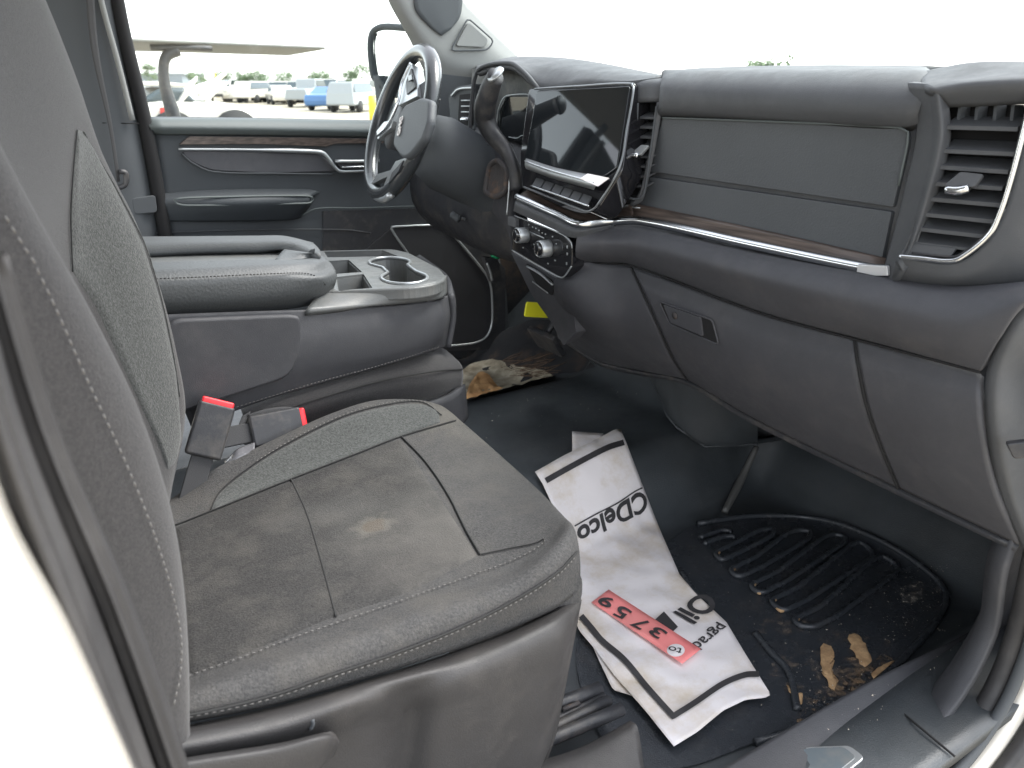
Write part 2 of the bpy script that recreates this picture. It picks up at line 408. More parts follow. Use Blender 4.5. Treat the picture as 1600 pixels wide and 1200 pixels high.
# near side: b pillar (white paint, rubber seal) at the left of the doorway
loft('body_pillar', [
    [Y(-260, 500, .26), Y(-160, 800, .26), Y(-60, 1100, .26), Y(0, 1350, .26)],
    [Y(-100, 500, .255), Y(-45, 720, .255), Y(70, 1000, .255), Y(195, 1350, .255)],
    [Y(-85, 500, .27), Y(4, 790, .27), Y(100, 975, .27), Y(265, 1350, .27)],
    [Y(-75, 500, .30), Y(16, 790, .30), Y(112, 975, .30), Y(278, 1350, .30)]], M['white'], cab, 24, 24, thick=.01)
loft('pillar_seal', [
    [Y(-100, 400, .305), Y(-20, 700, .305), Y(75, 950, .305), Y(240, 1350, .305)],
    [Y(-75, 400, .285), Y(8, 700, .285), Y(105, 960, .285), Y(262, 1350, .285)],
    [Y(-45, 400, .30), Y(35, 690, .30), Y(150, 980, .30), Y(290, 1350, .30)],
    [Y(-30, 400, .33), Y(45, 660, .33), Y(165, 960, .33), Y(300, 1350, .33)],
    [Y(-15, 400, .315), Y(70, 680, .315), Y(185, 960, .315), Y(322, 1350, .315)],
    [Y(10, 400, .36), Y(100, 690, .36), Y(215, 960, .36), Y(345, 1350, .36)]], M['seal'], cab, 30, 36, thick=.006)
# near side, front lower corner of the doorway
pth = [(1680, 500), (1640, 760), (1612, 900), (1585, 1010), (1545, 1100), (1480, 1190), (1380, 1280), (1200, 1380)]
loft('kick_panel', [
    [Vector((1.75, .44, .30)), Vector((1.75, .46, .10)), Vector((1.45, .47, .03)), Vector((1.2, .49, .03)), Vector((.95, .50, .045)), Vector((.60, .50, .045))],
    [Y(1640, 700, .43), Y(1560, 860, .43), Y(1540, 960, .43), Y(1490, 1050, .435), Y(1420, 1130, .44), Y(1160, 1260, .45)],
    [Y(1650, 720, .40), Y(1580, 880, .40), Y(1560, 990, .40), Y(1515, 1080, .40), Y(1450, 1160, .40), Y(1230, 1290, .40)]], M['console'], cab, 40, 20, thick=.01)
tube('door_seal', [Y(x_, y_, .385) for x_, y_ in pth], .0155, M['seal'], cab, 60, seg=14)
tube('sill_trim', [Y(x_+18, y_+12, .365) for x_, y_ in pth], .008, M['pillar'], cab, 60, seg=10)
loft('body_sill', [[Y(x_+24, y_+14, .37) for x_, y_ in pth], [Y(x_+44, y_+26, .355) for x_, y_ in pth], [Y(x_+78, y_+42, .35) for x_, y_ in pth],
                   [Y(x_+92, y_+48, .36) for x_, y_ in pth]], M['white'], cab, 50, 14, thick=.006)
loft('door_edge', [[Y(x_+80, y_+40, .33) for x_, y_ in pth[2:]], [Y(x_+140, y_+80, .32) for x_, y_ in pth[2:]], [Y(x_+400, y_+200, .32) for x_, y_ in pth[2:]]], M['seal'], cab, 40, 10, thick=.02)
# sill seam and scuff plate
tube('sill_seam', [FL(1358, 1072, .003), FL(1425, 1126, .003), FL(1492, 1182, .003)], .0016, M['gap'], cab, 20)
M['bluegrey'] = mat('scuff_plate', (.13, .155, .17), .35, .3, dust=.3, dscale=20)
sp = [FL(1150, 1216, .003), FL(1205, 1183, .004), FL(1262, 1166, .004), FL(1328, 1164, .004), FL(1352, 1183, .004), FL(1300, 1225, .004)]
plate('scuff_plate', sp, .004, M['silver'], cab, r=.008, bev=.002)
c_ = sum(sp, Vector())/6
plate('scuff_plate_insert', [c_+(p-c_)*.84+Vector((0, 0, .0015)) for p in sp], .003, M['bluegrey'], cab, r=.006, bev=.001)

# ================================================================ DASHBOARD
dash = thing('dashboard', 'dark grey truck dashboard with glovebox, chrome strip and dark touch screen', 'dashboard', (1.1, 1.25, .3))
# windscreen-side top and padded upper passenger side
loft('upper_pad', [
    [Vector((1.98, .50, .835)), Vector((1.98, 1.3, .835)), Vector((1.98, 2.03, .835))],
    [X(1452, 113, 1.35), X(1260, 112, 1.35), X(1100, 115, 1.33), X(1035, 120, 1.30)],
    [X(1446, 117, 1.15), X(1260, 116, 1.15), X(1100, 117, 1.15), X(1035, 120, 1.15)],
    [X(1450, 124, 1.05), X(1434, 122, 1.02), X(1240, 121, 1.02), X(1038, 119, 1.02)],
    [X(1462, 138, 1.02), X(1440, 134, .985), X(1240, 130, .985), X(1037, 127, .985)],
    [X(1466, 160, .99), X(1440, 158, .958), X(1240, 152, .958), X(1036, 146, .958)],
    [X(1462, 184, .99), X(1432, 180, .956), X(1240, 172, .956), X(1036, 163, .956)],
    [X(1450, 192, .99), X(1422, 192, .970), X(1240, 184, .970), X(1034, 177, .970)]], M['dash'], dash, 42, 60, thick=.01)
tube('pad_groove', [X(1112, 113, 1.06), X(1125, 122, 1.03), X(1250, 124, 1.021), X(1385, 127, 1.02), X(1412, 127, 1.03)], .0016, M['seam'], dash, 40)
# panel face
PF = lambda px, py, d=0: X(px, py, .962-d)
plate('padded_panel', rnd([PF(1035, 184), PF(1424, 198), PF(1395, 324), PF(1013, 268)], [.002, .022, .003, .003]), .012, M['pad'], dash, bev=.004)
plate('padded_panel', [PF(1011, 276), PF(1393, 331), PF(1376, 412), PF(984, 326)], .012, M['pad'], dash, r=.003, bev=.004)
loft('panel_backing', [[X(1450, 190, .970), X(1250, 184, .970), X(1030, 180, .970)], [X(1430, 425, .970), X(1200, 376, .970), X(960, 330, .970)]], M['dash'], dash, 8, 4, thick=.01, straight=True)
tube('panel_edge_bead', [PF(1035, 184, .004), PF(1230, 191, .004), PF(1402, 199, .004), PF(1419, 206, .004), PF(1418, 224, .004), PF(1404, 290, .004)], .0016, M['doortop'], dash, 40)
# wood inlay and chrome strip
loft('wood_inlay', [[X(984, 316, .960), X(1200, 361, .960), X(1384, 403, .960)], [X(990, 343, .948), X(1200, 388, .948), X(1384, 419, .948)]], M['wood'], dash, 20, 6, thick=.006, straight=True)
WK = [X(985, 318, .955), X(960, 326, .955), X(905, 332, .905), X(825, 296, .892)]
WB = [X(992, 343, .95), X(960, 343, .945), X(903, 349, .882), X(808, 306, .872)]
loft('wood_inlay', [WK, WB], M['wood'], dash, 40, 6, thick=.006, straight=True)
CH = [X(1386, 422, .944), X(1360, 421, .944), X(1180, 384, .944), X(1000, 345, .944), X(960, 346, .935), X(906, 351, .877), X(870, 336, .872), X(806, 308, .868)]
loft('chrome_strip', [[p+Vector((.003, 0, .0075)) for p in CH], [p+Vector((-.004, 0, .001)) for p in CH], [p+Vector((0, 0, -.0075)) for p in CH]], M['chrome'], dash, 90, 8, thick=.003)
plate('chrome_end', [X(1340, 413, .939), X(1386, 416, .939), X(1387, 431, .939), X(1366, 431, .939), X(1338, 425, .939)], .006, mat('strip_end', (.6, .61, .62), .3, .4), dash, bev=.001)
# bolster below the chrome (runs on past the vent pod to the door end)
loft('lower_bolster', [
    [X(1640, 436, .95), X(1500, 446, .95), X(1400, 432, .95), X(1200, 396, .95), X(1000, 354, .95), X(958, 352, .94), X(905, 357, .882)],
    [X(1632, 446, .925), X(1500, 462, .925), X(1395, 445, .925), X(1195, 408, .925), X(1000, 364, .925), X(955, 362, .918), X(902, 366, .870)],
    [X(1600, 470, .905), X(1500, 500, .905), X(1385, 478, .905), X(1190, 434, .905), X(995, 382, .912), X(950, 378, .90), X(900, 380, .866)],
    [X(1560, 530, .912), X(1500, 540, .915), X(1385, 514, .915), X(1190, 460, .92), X(990, 400, .922), X(945, 396, .905), X(899, 394, .868)],
    [X(1532, 580, .935), X(1490, 570, .94), X(1385, 541, .945), X(1190, 488, .945), X(985, 413, .945), X(940, 411, .925), X(900, 408, .885)]], M['dash2'], dash, 90, 40, thick=.012, byidx=True)
tube('panel_seam', [X(1532, 582, .937), X(1385, 543, .944), X(1190, 490, .944), X(985, 415, .944), X(940, 412, .924), X(900, 410, .884)], .0018, M['gap'], dash, 60)
# glovebox wall: right filler, door, left filler all one swept surface split at the seams
def gv(px, py, k):  # k 0 at seam, 1 at bottom edge ; section of the lower dash
    return X(px, py, [.947, .935, .945, .985, 1.04][k])
gl = loft('glovebox_door', [
    [gv(1334, 527, 0), gv(1190, 490, 0), gv(988, 418, 0)],
    [gv(1340, 570, 1), gv(1200, 534, 1), gv(1005, 455, 1)],
    [gv(1352, 630, 2), gv(1215, 590, 2), gv(1030, 512, 2)],
    [gv(1376, 700, 3), gv(1245, 650, 3), gv(1052, 560, 3)],
    [gv(1402, 762, 4), gv(1300, 715, 4), gv(1180, 655, 4), gv(1075, 594, 4)]], M['dash2'], dash, 40, 36, thick=.012)
gr = loft('lower_dash_panel', [
    [gv(1532, 584, 0), gv(1440, 558, 0), gv(1337, 528, 0)],
    [gv(1530, 620, 1), gv(1440, 598, 1), gv(1343, 571, 1)],
    [gv(1535, 680, 2), gv(1450, 662, 2), gv(1355, 631, 2)],
    [gv(1555, 770, 3), gv(1470, 740, 3), gv(1379, 701, 3)],
    [gv(1592, 852, 4), gv(1500, 808, 4), gv(1405, 763, 4)]], M['dash2'], dash, 30, 36, thick=.012)
loft('lower_dash_panel', [
    [gv(985, 416, 0), X(960, 414, .935), X(900, 411, .885)],
    [gv(1002, 455, 1), X(960, 450, .925), X(890, 445, .878), X(865, 440, .9)],
    [gv(1027, 512, 2), X(975, 505, .935), X(905, 492, .90), X(862, 480, .93)],
    [gv(1049, 560, 3), X(995, 553, .99), X(930, 540, .98), X(868, 512, 1.0)],
    [gv(1072, 593, 4), X(1000, 580, 1.06), X(938, 566, 1.06), X(872, 528, 1.08)]], M['dash2'], dash, 40, 40, thick=.012)
tube('door_seam', [gv(1335, 528, 0), gv(1341, 571, 1), gv(1353, 631, 2), gv(1377, 701, 3), gv(1403, 763, 4)], .0022, M['gap'], dash, 40)
tube('door_seam', [gv(986, 417, 0), gv(1003, 455, 1), gv(1029, 512, 2), gv(1051, 560, 3), gv(1074, 594, 4)], .002, M['gap'], dash, 40)
# underside closing panel
loft('under_panel', [
    [gv(1592, 852, 4), gv(1402, 762, 4), gv(1180, 655, 4), gv(1072, 593, 4), X(1000, 580, 1.06), X(938, 566, 1.06), X(872, 528, 1.08)],
    [Vector((1.12, .42, .275)), Vector((1.12, .60, .285)), Vector((1.12, .86, .30)), Vector((1.12, 1.03, .31)), Vector((1.12, 1.16, .30)), Vector((1.12, 1.30, .29)), Vector((1.12, 1.42, .32))],
    [Vector((1.6, .42, .33)), Vector((1.6, .60, .33)), Vector((1.6, .86, .33)), Vector((1.6, 1.03, .33)), Vector((1.6, 1.16, .33)), Vector((1.6, 1.30, .33)), Vector((1.6, 1.42, .36))]], M['black'], dash, 40, 16, thick=.01)
tube('lower_lip', [X(938, 568, 1.055), X(1000, 582, 1.055), X(1068, 592, 1.045)], .004, M['black'], dash, 20)
# glovebox latch
from mathutils.bvhtree import BVHTree
def surf(ob):
    bv = BVHTree.FromPolygons([v_.co.copy() for v_ in ob.data.vertices], [tuple(p_.vertices) for p_ in ob.data.polygons])
    def f(px, py, o=0):
        h = bv.ray_cast(O, ray(px, py).normalized())
        if h[0] is None: return None
        n = h[1] if h[1].dot(O-h[0]) > 0 else -h[1]
        return h[0]+n*o
    return f
gs = surf(gl); g1, g2, g3 = gs(1035, 475), gs(1115, 505), gs(1085, 520)
gnn = (g2-g1).cross(g3-g1).normalized(); GP = Plane(g1.lerp(g2, .5), gnn if gnn.dot(O-g1) > 0 else -gnn)
gp = lambda px, py, o=0: GP(px, py, o)
lt = plate('latch', [gp(1030, 472, .003), gp(1112, 501, .003), gp(1122, 538, .003), gp(1047, 505, .003)], .016, M['gap'], gl, r=.006, bev=.001)
tube('latch_rim', rnd([gp(1030, 471, .003), gp(1113, 500, .003), gp(1123, 539, .003), gp(1046, 506, .003)], .006), .0016, M['dash2'], lt, 60, closed=True)
plate('latch_paddle', [gp(1036, 476, .006), gp(1094, 496, .006), gp(1098, 526, .006), gp(1047, 504, .006)], .008, M['dash2'], lt, r=.003, bev=.0015)
lk = gp(1055, 493, .006); tube('lock_cylinder', [lk, lk+GP.n*.002], .0060, M['rust'], lt, 2, seg=20)
# end cap towards the door
loft('end_cap', [
    [X(1660, 425, .955), X(1606, 452, .94), X(1572, 505, .93), X(1545, 565, .935), X(1538, 630, .94), X(1545, 700, .96), X(1562, 775, 1.0), X(1600, 862, 1.045)],
    [X(1680, 450, .955), X(1630, 472, .94), X(1590, 520, .93), X(1565, 575, .935), X(1558, 640, .94), X(1566, 705, .96), X(1585, 780, 1.0), X(1620, 870, 1.045)],
    [X(1700, 470, 1.02), X(1680, 490, 1.02), X(1660, 540, 1.02), X(1640, 590, 1.02), X(1640, 650, 1.02), X(1650, 720, 1.05), X(1660, 790, 1.08), X(1680, 870, 1.1)]], M['dash'], dash, 50, 20, thick=.01, byidx=True)
EC = Plane(X(1558, 640, .935), (-.8, -.55, .05))
plate('end_cap_clip', [EC(1572, 694, .012), EC(1606, 690, .012), EC(1606, 716, .012), EC(1584, 718, .012)], .012, M['black'], dash, r=.004)
# right vent pod
VP = Plane(X(1500, 300, .94), (-1, -.18, .02))
v = lambda px, py, o=0: VP(px, py, o)
pod = thing('tmp', 'x', 'x'); bpy.data.objects.remove(pod)
loft('vent_pod', [
    [v(1448, 110, -.10), v(1520, 97, -.10), v(1640, 96, -.10)],
    [v(1440, 128, -.03), v(1520, 118, -.03), v(1650, 112, -.03)],
    [v(1455, 140, .004), v(1520, 130, .004), v(1655, 124, .004)],
    [v(1470, 152, 0), v(1520, 148, 0), v(1655, 142, 0)],
    [v(1480, 168, -.012), v(1540, 166, -.012), v(1655, 160, -.012)]], M['dash'], dash, 24, 24, thick=.01)
# pod side frame (left), a concave column from top to foot
loft('vent_frame', [
    [v(1418, 130, -.030), v(1432, 200, -.030), v(1412, 300, -.030), v(1386, 400, -.030), v(1374, 440, -.030)],
    [v(1447, 132, -.012), v(1456, 200, -.010), v(1438, 300, -.010), v(1408, 400, -.010), v(1392, 442, -.010)],
    [v(1464, 140, .003), v(1470, 210, .003), v(1450, 300, .003), v(1420, 395, .003), v(1405, 418, .003)],
    [v(1482, 155, -.012), v(1486, 215, -.012), v(1466, 300, -.012), v(1436, 372, -.012), v(1422, 398, -.012)]], M['dash'], dash, 36, 24, thick=.008)
loft('vent_frame', [
    [v(1402, 402, .004), v(1490, 412, .004), v(1540, 380, .004), v(1570, 330, .004), v(1598, 230, .004), v(1625, 130, .004)],
    [v(1396, 424, -.002), v(1500, 436, 0), v(1570, 402, 0), v(1610, 340, 0), v(1650, 240, 0), v(1690, 130, 0)],
    [v(1390, 446, -.02), v(1500, 462, -.03), v(1640, 455, -.03), v(1700, 400, -.03), v(1740, 260, -.03), v(1790, 130, -.03)]], M['dash'], dash, 50, 20, thick=.008, byidx=True)
tube('vent_trim', [v(1406, 401, .006), v(1440, 404, .006), v(1480, 408, .006), v(1500, 404, .006), v(1545, 368, .006), v(1562, 335, .006), v(1580, 280, .006), v(1600, 205, .006), v(1612, 160, .006)], .0032, M['chrome'], dash, 90)
vent = plate('air_vent', rnd([v(1484, 158, -.045), v(1600, 165, -.045), v(1580, 280, -.045), v(1545, 345, -.045), v(1498, 395, -.045), v(1424, 392, -.045), v(1466, 270, -.045)], .005), .01, M['gap'], dash, bev=0)
def slat_bar(px0, py0, px1, py1, par, pl, o0=-.004, depth=.030, th=.0022, m='dash', down=.010):
    a, b = pl(px0, py0, o0), pl(px1, py1, o0); n = -pl.n*depth+Vector((0, 0, down))
    up = Vector((0, 0, th))
    vs = [a-up, b-up, b+up, a+up, a-up+n, b-up+n, b+up+n, a+up+n]
    return mesh('slat', vs, [(0, 1, 2, 3), (5, 4, 7, 6), (4, 0, 3, 7), (1, 5, 6, 2), (3, 2, 6, 7), (4, 5, 1, 0)], M[m], par, False)
for q in ((1476, 199, 1590, 202), (1472, 236, 1586, 241), (1463, 261, 1575, 269), (1455, 287, 1566, 295), (1447, 311, 1563, 321), (1441, 335, 1556, 347), (1434, 358, 1540, 370)):
    slat_bar(*q, vent, VP)
slat_bar(1424, 379, 1516, 390, vent, VP, th=.0015)
TRM = [(1424, 397), (1490, 403), (1506, 397), (1546, 364), (1564, 330), (1582, 270), (1602, 190), (1612, 150)]
loft('vent_wall', [[v(*q, .002) for q in TRM], [v(*q, -.05) for q in TRM]], M['black'], vent, 60, 4, thick=.003, straight=True)
for i, xx in enumerate((1500, 1527, 1556, 1583)):
    a, b = v(xx, 164, -.022), v(xx-4, 197, -.022)
    t_ = Vector((0, .0018, 0)); n = Vector((.02, 0, 0))
    mesh('slat', [a-t_, b-t_, b+t_, a+t_, a-t_+n, b-t_+n, b+t_+n, a+t_+n], [(0, 1, 2, 3), (5, 4, 7, 6), (4, 0, 3, 7), (1, 5, 6, 2), (3, 2, 6, 7), (4, 5, 1, 0)], M['pillar'], vent, False)
kb = plate('vent_knob', [v(1500, 268, .006), v(1537, 272, .006), v(1522, 292, .012), v(1474, 290, .012)], .006, M['dash'], vent, r=.003)
tube('knob_tip', [v(1478, 296, .014), v(1496, 298, .014), v(1514, 294, .014)], [.0045, .0055, .0045], M['chrome'], kb, 8, seg=12)
plate('vent_shelf', [v(1424, 380, -.002), v(1494, 388, -.002), v(1484, 402, .002), v(1412, 398, .002)], .004, M['dash'], vent, r=.002)
# vent to the right of the screen
V2 = Plane(X(1010, 160, .957), (-1, 0, .12))
w = lambda px, py, o=0: V2(px, py, o)
loft('screen_surround', [
    [w(985, 121, -.05), w(1010, 119, -.05), w(1040, 120, -.05)],
    [w(985, 130, -.005), w(1012, 128, -.005), w(1041, 128, -.01)],
    [w(985, 160, 0), w(1020, 158, 0), w(1036, 158, -.008)]], M['dash'], dash, 10, 16, thick=.008)
loft('screen_surround', [[w(1036, 158, -.006), w(1030, 200, -.006), w(1018, 260, -.006), w(1005, 312, -.006), w(992, 322, -.006)],
    [w(1026, 160, .001), w(1022, 200, .001), w(1010, 260, .001), w(998, 308, .001), w(984, 322, .001)]], M['dash'], dash, 20, 5, thick=.01)
v2 = plate('air_vent', [w(992, 158, -.03), w(1028, 160, -.03), w(1006, 308, -.03), w(970, 300, -.03)], .01, M['gap'], dash, bev=0)
tube('vent_trim', [w(997, 161, .001), w(993, 220, .001), w(983, 280, .001), w(974, 302, .001), (w(980, 308, .001)), w(998, 311, .001), w(1006, 304, .001), w(1016, 240, .001), w(1026, 166, .001)], .0018, M['pillar'], dash, 60)
for k in range(8):
    f = k/8; yy = 184+f*122
    slat_bar(996-f*20, yy, 1026-f*19, yy+1, v2, V2, depth=.022, th=.0015)
kb2 = plate('vent_knob', [w(1002, 226, .006), w(1014, 227, .002), w(1000, 242, .012), w(985, 240, .012)], .005, M['silver'], v2, r=.002)
tube('knob_tip', [w(982, 241, .014), w(997, 243, .014)], .004, M['chrome'], kb2, 4, seg=10)
tube('button_mark', [w(988, 324, .002), w(1000, 325, .002)], .0012, M['silver'], dash, 3)
M['steel'] = mat('dull_bezel', (.22, .23, .24), .35, .8)
# centre stack screen
SP = Plane(X(910, 140, .952), (-.20, 0, .075))
s_ = lambda px, py, o=0: SP(px, py, o)
scr = plate('screen', rnd([s_(838, 142, .006), s_(984, 134, .006), s_(964, 262, .006), s_(944, 276, .006), s_(818, 252, .006), s_(832, 180, .006)], .006), .012, M['screen'], dash, bev=.002)
tube('screen_frame', [s_(836, 139, .008), s_(900, 135, .008), s_(986, 131, .008), s_(990, 140, .008), s_(980, 200, .008), s_(968, 262, .008), s_(932, 322, .006), s_(920, 330, .006), s_(905, 326, .006), s_(818, 292, .006)], .0020, M['steel'], dash, 90)
plate('screen_housing', rnd([s_(826, 138, .002), s_(992, 128, .002), s_(972, 266, .002), s_(934, 326, .002), s_(918, 332, .002), s_(815, 294, .002), s_(812, 245, .002)], .008), .05, M['gloss'], dash, bev=.003)
# silver ledge and button row
lg = [s_(820, 252, .030), s_(860, 266, .030), s_(930, 286, .030)]
loft('ledge', [[s_(822, 247, .010), s_(870, 262, .010), s_(945, 277, .010)], [s_(820, 253, .030), s_(866, 269, .030), s_(932, 285, .030)], [s_(820, 258, .030), s_(866, 274, .030), s_(930, 291, .030)], [s_(822, 264, .012), s_(866, 280, .010), s_(928, 297, .010)]], M['silver'], dash, 20, 12, thick=.003)
tube('ledge_chrome', lg, .0018, M['chrome'], dash, 20)
finish(plate('sticker', [s_(906, 279, .033), s_(918, 271, .024), s_(952, 278, .024), s_(934, 291, .033)], .0015, M['paper'], dash, bev=0), label='small white paper sticker on the ledge under the screen')
for i in range(6):
    f0, f1 = i/6, (i+.88)/6
    A = lambda f, k: s_(838+f*88, 277+f*30, .010) if k == 0 else s_(831+f*88, 289+f*31, .024)
    plate('button', [A(f0, 0), A(f1, 0), A(f1, 1), A(f0, 1)], .004, M['dash'], dash, bev=.001)
tube('button_chrome', [s_(829, 290, .026), s_(875, 306, .026), s_(920, 322, .026)], .0016, M['chrome'], dash, 20)
# bull-nose shelf under the screen and front band
loft('shelf_band', [[p+Vector((0, 0, -.006)) for p in CH[4:]], [X(955, 352, .928), X(902, 360, .865), X(868, 346, .862), X(804, 318, .858)],
    [X(952, 364, .925), X(898, 372, .866), X(864, 358, .864), X(802, 330, .860)]], M['dash'], dash, 40, 14, thick=.008)
# climate controls
CP = Plane(X(850, 385, .868), (-1, 0, .04))
c = lambda px, py, o=0: CP(px, py, o)
cl = plate('climate_panel', rnd([c(802, 336), c(880, 366), c(894, 382), c(893, 416), c(880, 434), c(868, 430), c(800, 391)], .004), .03, M['gloss'], dash, bev=.002)
tube('panel_trim', [c(800, 391, .002), c(868, 430, .002), c(880, 433, .002), c(893, 416, .002)], .0014, M['silver'], cl, 40)
tube('panel_trim', [c(804, 337, .001), c(878, 366, .001), c(892, 378, .001), c(894, 388, .001)], .0012, M['silver'], cl, 40)
for (kx, ky, r_) in ((822, 367, .0150), (857, 388, .0160)):
    p = c(kx, ky, 0); n = CP.n
    kn = tube('knob', [p, p+n*.004, p+n*.020, p+n*.022], [r_*1.03, r_, r_, r_*.9], M['silver'], cl, seg=28)
    tube('knob_face', [p+n*.0215, p+n*.0235], [r_*.84, r_*.8], M['gloss'], kn, 2, seg=28)
    tube('knob_ring', [p+n*.022+Vector((0, math.cos(a)*r_*.9, math.sin(a)*r_*.9)) for a in [i*math.pi/12 for i in range(24)]], .0009, M['chrome'], kn, closed=True, seg=6)
tube('indicator_bar', [c(828, 362, .002), c(850, 372, .002)], .0012, M['silver'], cl, 3)
for q in ((826, 351), (832, 355), (837, 357), (842, 360), (847, 364), (852, 366), (863, 370), (869, 381), (867, 407), (886, 386), (886, 397), (885, 412), (834, 382), (838, 391), (856, 412), (817, 387)):
    p = c(*q, .001); h = .0024 if q[0] < 880 else .005
    plate('button_symbol', [p+Vector((0, .0018, h/2)), p+Vector((0, -.0018, h/2)), p+Vector((0, -.0018, -h/2)), p+Vector((0, .0018, -h/2))], .0006, M['silver'], cl, bev=0)
plate('switch', [c(793, 338, .01), c(805, 341, .01), c(805, 356, .01), c(793, 352, .01)], .01, M['dash'], dash, r=.002)
# pocket with sockets under the climate panel
LP = Plane(X(845, 450, .905), (-1, 0, -.05))
l = lambda px, py, o=0: LP(px, py, o)
plate('centre_lower_panel', rnd([l(798, 394), l(868, 434), l(892, 440), l(900, 520), l(880, 540), l(862, 505), l(830, 460)], .004), .03, M['dash2'], dash, bev=.003)
plate('storage_slot', [l(822, 412, .004), l(860, 437, .004), l(866, 447, .004), l(862, 462, .004), l(838, 444, .004)], .003, M['gap'], dash, r=.003, bev=0)
tube('slot_lip', [l(824, 416, .006), l(846, 429, .006), l(864, 445, .006)], .0035, M['silver'], dash, 10, flat=(.6, (0, 0, 1)))
tube('slot_edge', [l(832, 440, .006), l(856, 458, .006)], .0012, M['silver'], dash, 4)
# driver-side: instrument housing, cluster, lower dash
loft('cluster_hood', [
    [X(745, 103, 1.30), X(800, 92, 1.30), X(870, 92, 1.30), X(930, 100, 1.30), X(1035, 118, 1.30)],
    [X(744, 103, 1.10), X(800, 89, 1.10), X(868, 90, 1.10), X(930, 97, 1.10), X(1035, 117, 1.10)],
    [X(744, 106, 1.0), X(798, 94, 1.0), X(856, 105, 1.0), X(925, 110, 1.0), X(1035, 119, 1.0)],
    [X(744, 110, .955), X(800, 100, .955), X(846, 132, .955), X(915, 122, .965), X(1033, 121, .985)],
    [X(745, 114, .952), X(800, 105, .952), X(843, 141, .952), X(905, 132, .952), X(985, 127, .96)]], M['dash'], dash, 48, 32, thick=.010, byidx=True)
tube('hood_lip', [X(734, 210, .955), X(737, 160, .955), X(743, 118, .955), X(756, 104, .955), X(798, 99, .955), X(818, 112, .955), X(844, 141, .955)], .0045, M['dash'], dash, 60)
plate('instrument_panel', [X(738, 108, 1.03), X(800, 96, 1.03), X(850, 130, 1.03), X(850, 250, 1.03), X(730, 230, 1.03)], .01, M['black'], dash, bev=0)
clu = plate('instrument_display', rnd([X(790, 150, .99), X(832, 150, .99), X(830, 224, .99), X(775, 215, .99), X(778, 175, .99)], .006), .02, M['screen'], dash, bev=.002)
tube('display_frame', [X(775, 218, .985), X(778, 178, .985), X(786, 155, .985), X(796, 149, .985), X(832, 149, .985), X(834, 160, .985), X(830, 226, .985)], .002, M['silver'], clu, 60)
tube('display_frame', [X(795, 214, .985), X(808, 216, .985), X(815, 212, .985), X(830, 213, .985)], .001, M['silver'], clu, 30)
# slim vent between cluster and screen
V3 = Plane(X(845, 160, .95), (-1, 0, .12)); z3 = lambda px, py, o=0: V3(px, py, o)
v3 = plate('air_vent', [z3(839, 148, -.01), z3(851, 148, -.01), z3(846, 235, -.01), z3(833, 238, -.01)], .008, M['gap'], dash, bev=0)
for k in range(7): slat_bar(838-k*.5, 166+k*11, 850-k*.7, 167+k*11, v3, V3, depth=.015, th=.0014, o0=0, m='silver')
tube('knob_tip', [z3(835, 201, .01), z3(846, 199, .01)], .004, M['chrome'], v3, 4)
tube('vent_trim', [z3(851, 147, .003), z3(852, 190, .003), z3(846, 240, .003)], .0014, M['silver'], dash, 20)
# far left vent
V4 = Plane(X(728, 160, 1.0), (-1, 0, .05)); z4 = lambda px, py, o=0: V4(px, py, o)
plate('vent_frame', rnd([z4(700, 150, 0), z4(712, 136, 0), z4(742, 130, 0), z4(742, 205, 0), z4(704, 200, 0)], .01), .05, M['pillar'], dash, bev=.004)
tube('vent_trim', [z4(706, 150, .004), z4(716, 140, .004), z4(741, 137, .004)], .003, M['silver'], dash, 20)
v4 = plate('air_vent', [z4(718, 148, .003), z4(738, 146, .003), z4(738, 196, .003), z4(715, 194, .003)], .004, M['gap'], dash, r=.003, bev=0)
for k in range(4): tube('slat', [z4(721, 157+k*9, .006), z4(737, 157+k*9, .006)], .0016, M['silver'], v4, 2)
tube('knob_tip', [z4(721, 187, .012), z4(731, 186, .012)], .004, M['chrome'], v4, 4)
# driver lower dash
loft('driver_lower_dash', [
    [X(735, 196, 1.0), X(790, 215, 1.0), X(838, 240, .99)],
    [X(700, 210, 1.0), X(780, 240, .98), X(826, 262, .96)],
    [X(690, 270, 1.0), X(760, 290, .98), X(806, 290, .95)],
    [X(700, 330, 1.02), X(760, 340, 1.0), X(799, 330, .96)],
    [X(740, 370, 1.08), X(780, 380, 1.06), X(800, 395, 1.0)]], M['dash2'], dash, 24, 36, thick=.012)
loft('driver_knee_panel', [[Vector((1.02, 2.05, .72)), Vector((1.02, 1.8, .70)), Vector((1.02, 1.5, .68))], [Vector((1.0, 2.05, .55)), Vector((1.0, 1.8, .52)), Vector((1.0, 1.5, .52))],
    [Vector((1.10, 2.05, .46)), Vector((1.10, 1.8, .44)), Vector((1.10, 1.5, .44))], [Vector((1.6, 2.05, .50)), Vector((1.6, 1.8, .48)), Vector((1.6, 1.5, .48))]], M['black'], dash, 12, 24, thick=.01)
tube('stack_edge', [X(797, 262, .93), X(795, 300, .925), X(792, 336, .92)], .0018, M['silver'], dash, 20)
for q in ((767, 226), (794, 228), (820, 245)): tube('screw_cover', [X(q[0]-4, q[1], .95), X(q[0]+4, q[1]+1, .95)], .0028, M['chrome'], dash, 4)
loft('firewall', [[Vector((1.72, .4, .79)), Vector((1.72, 2.3, .79))], [Vector((1.72, .4, -.1)), Vector((1.72, 2.3, -.1))]], M['gap'], dash, 4, 4, thick=.02, straight=True)

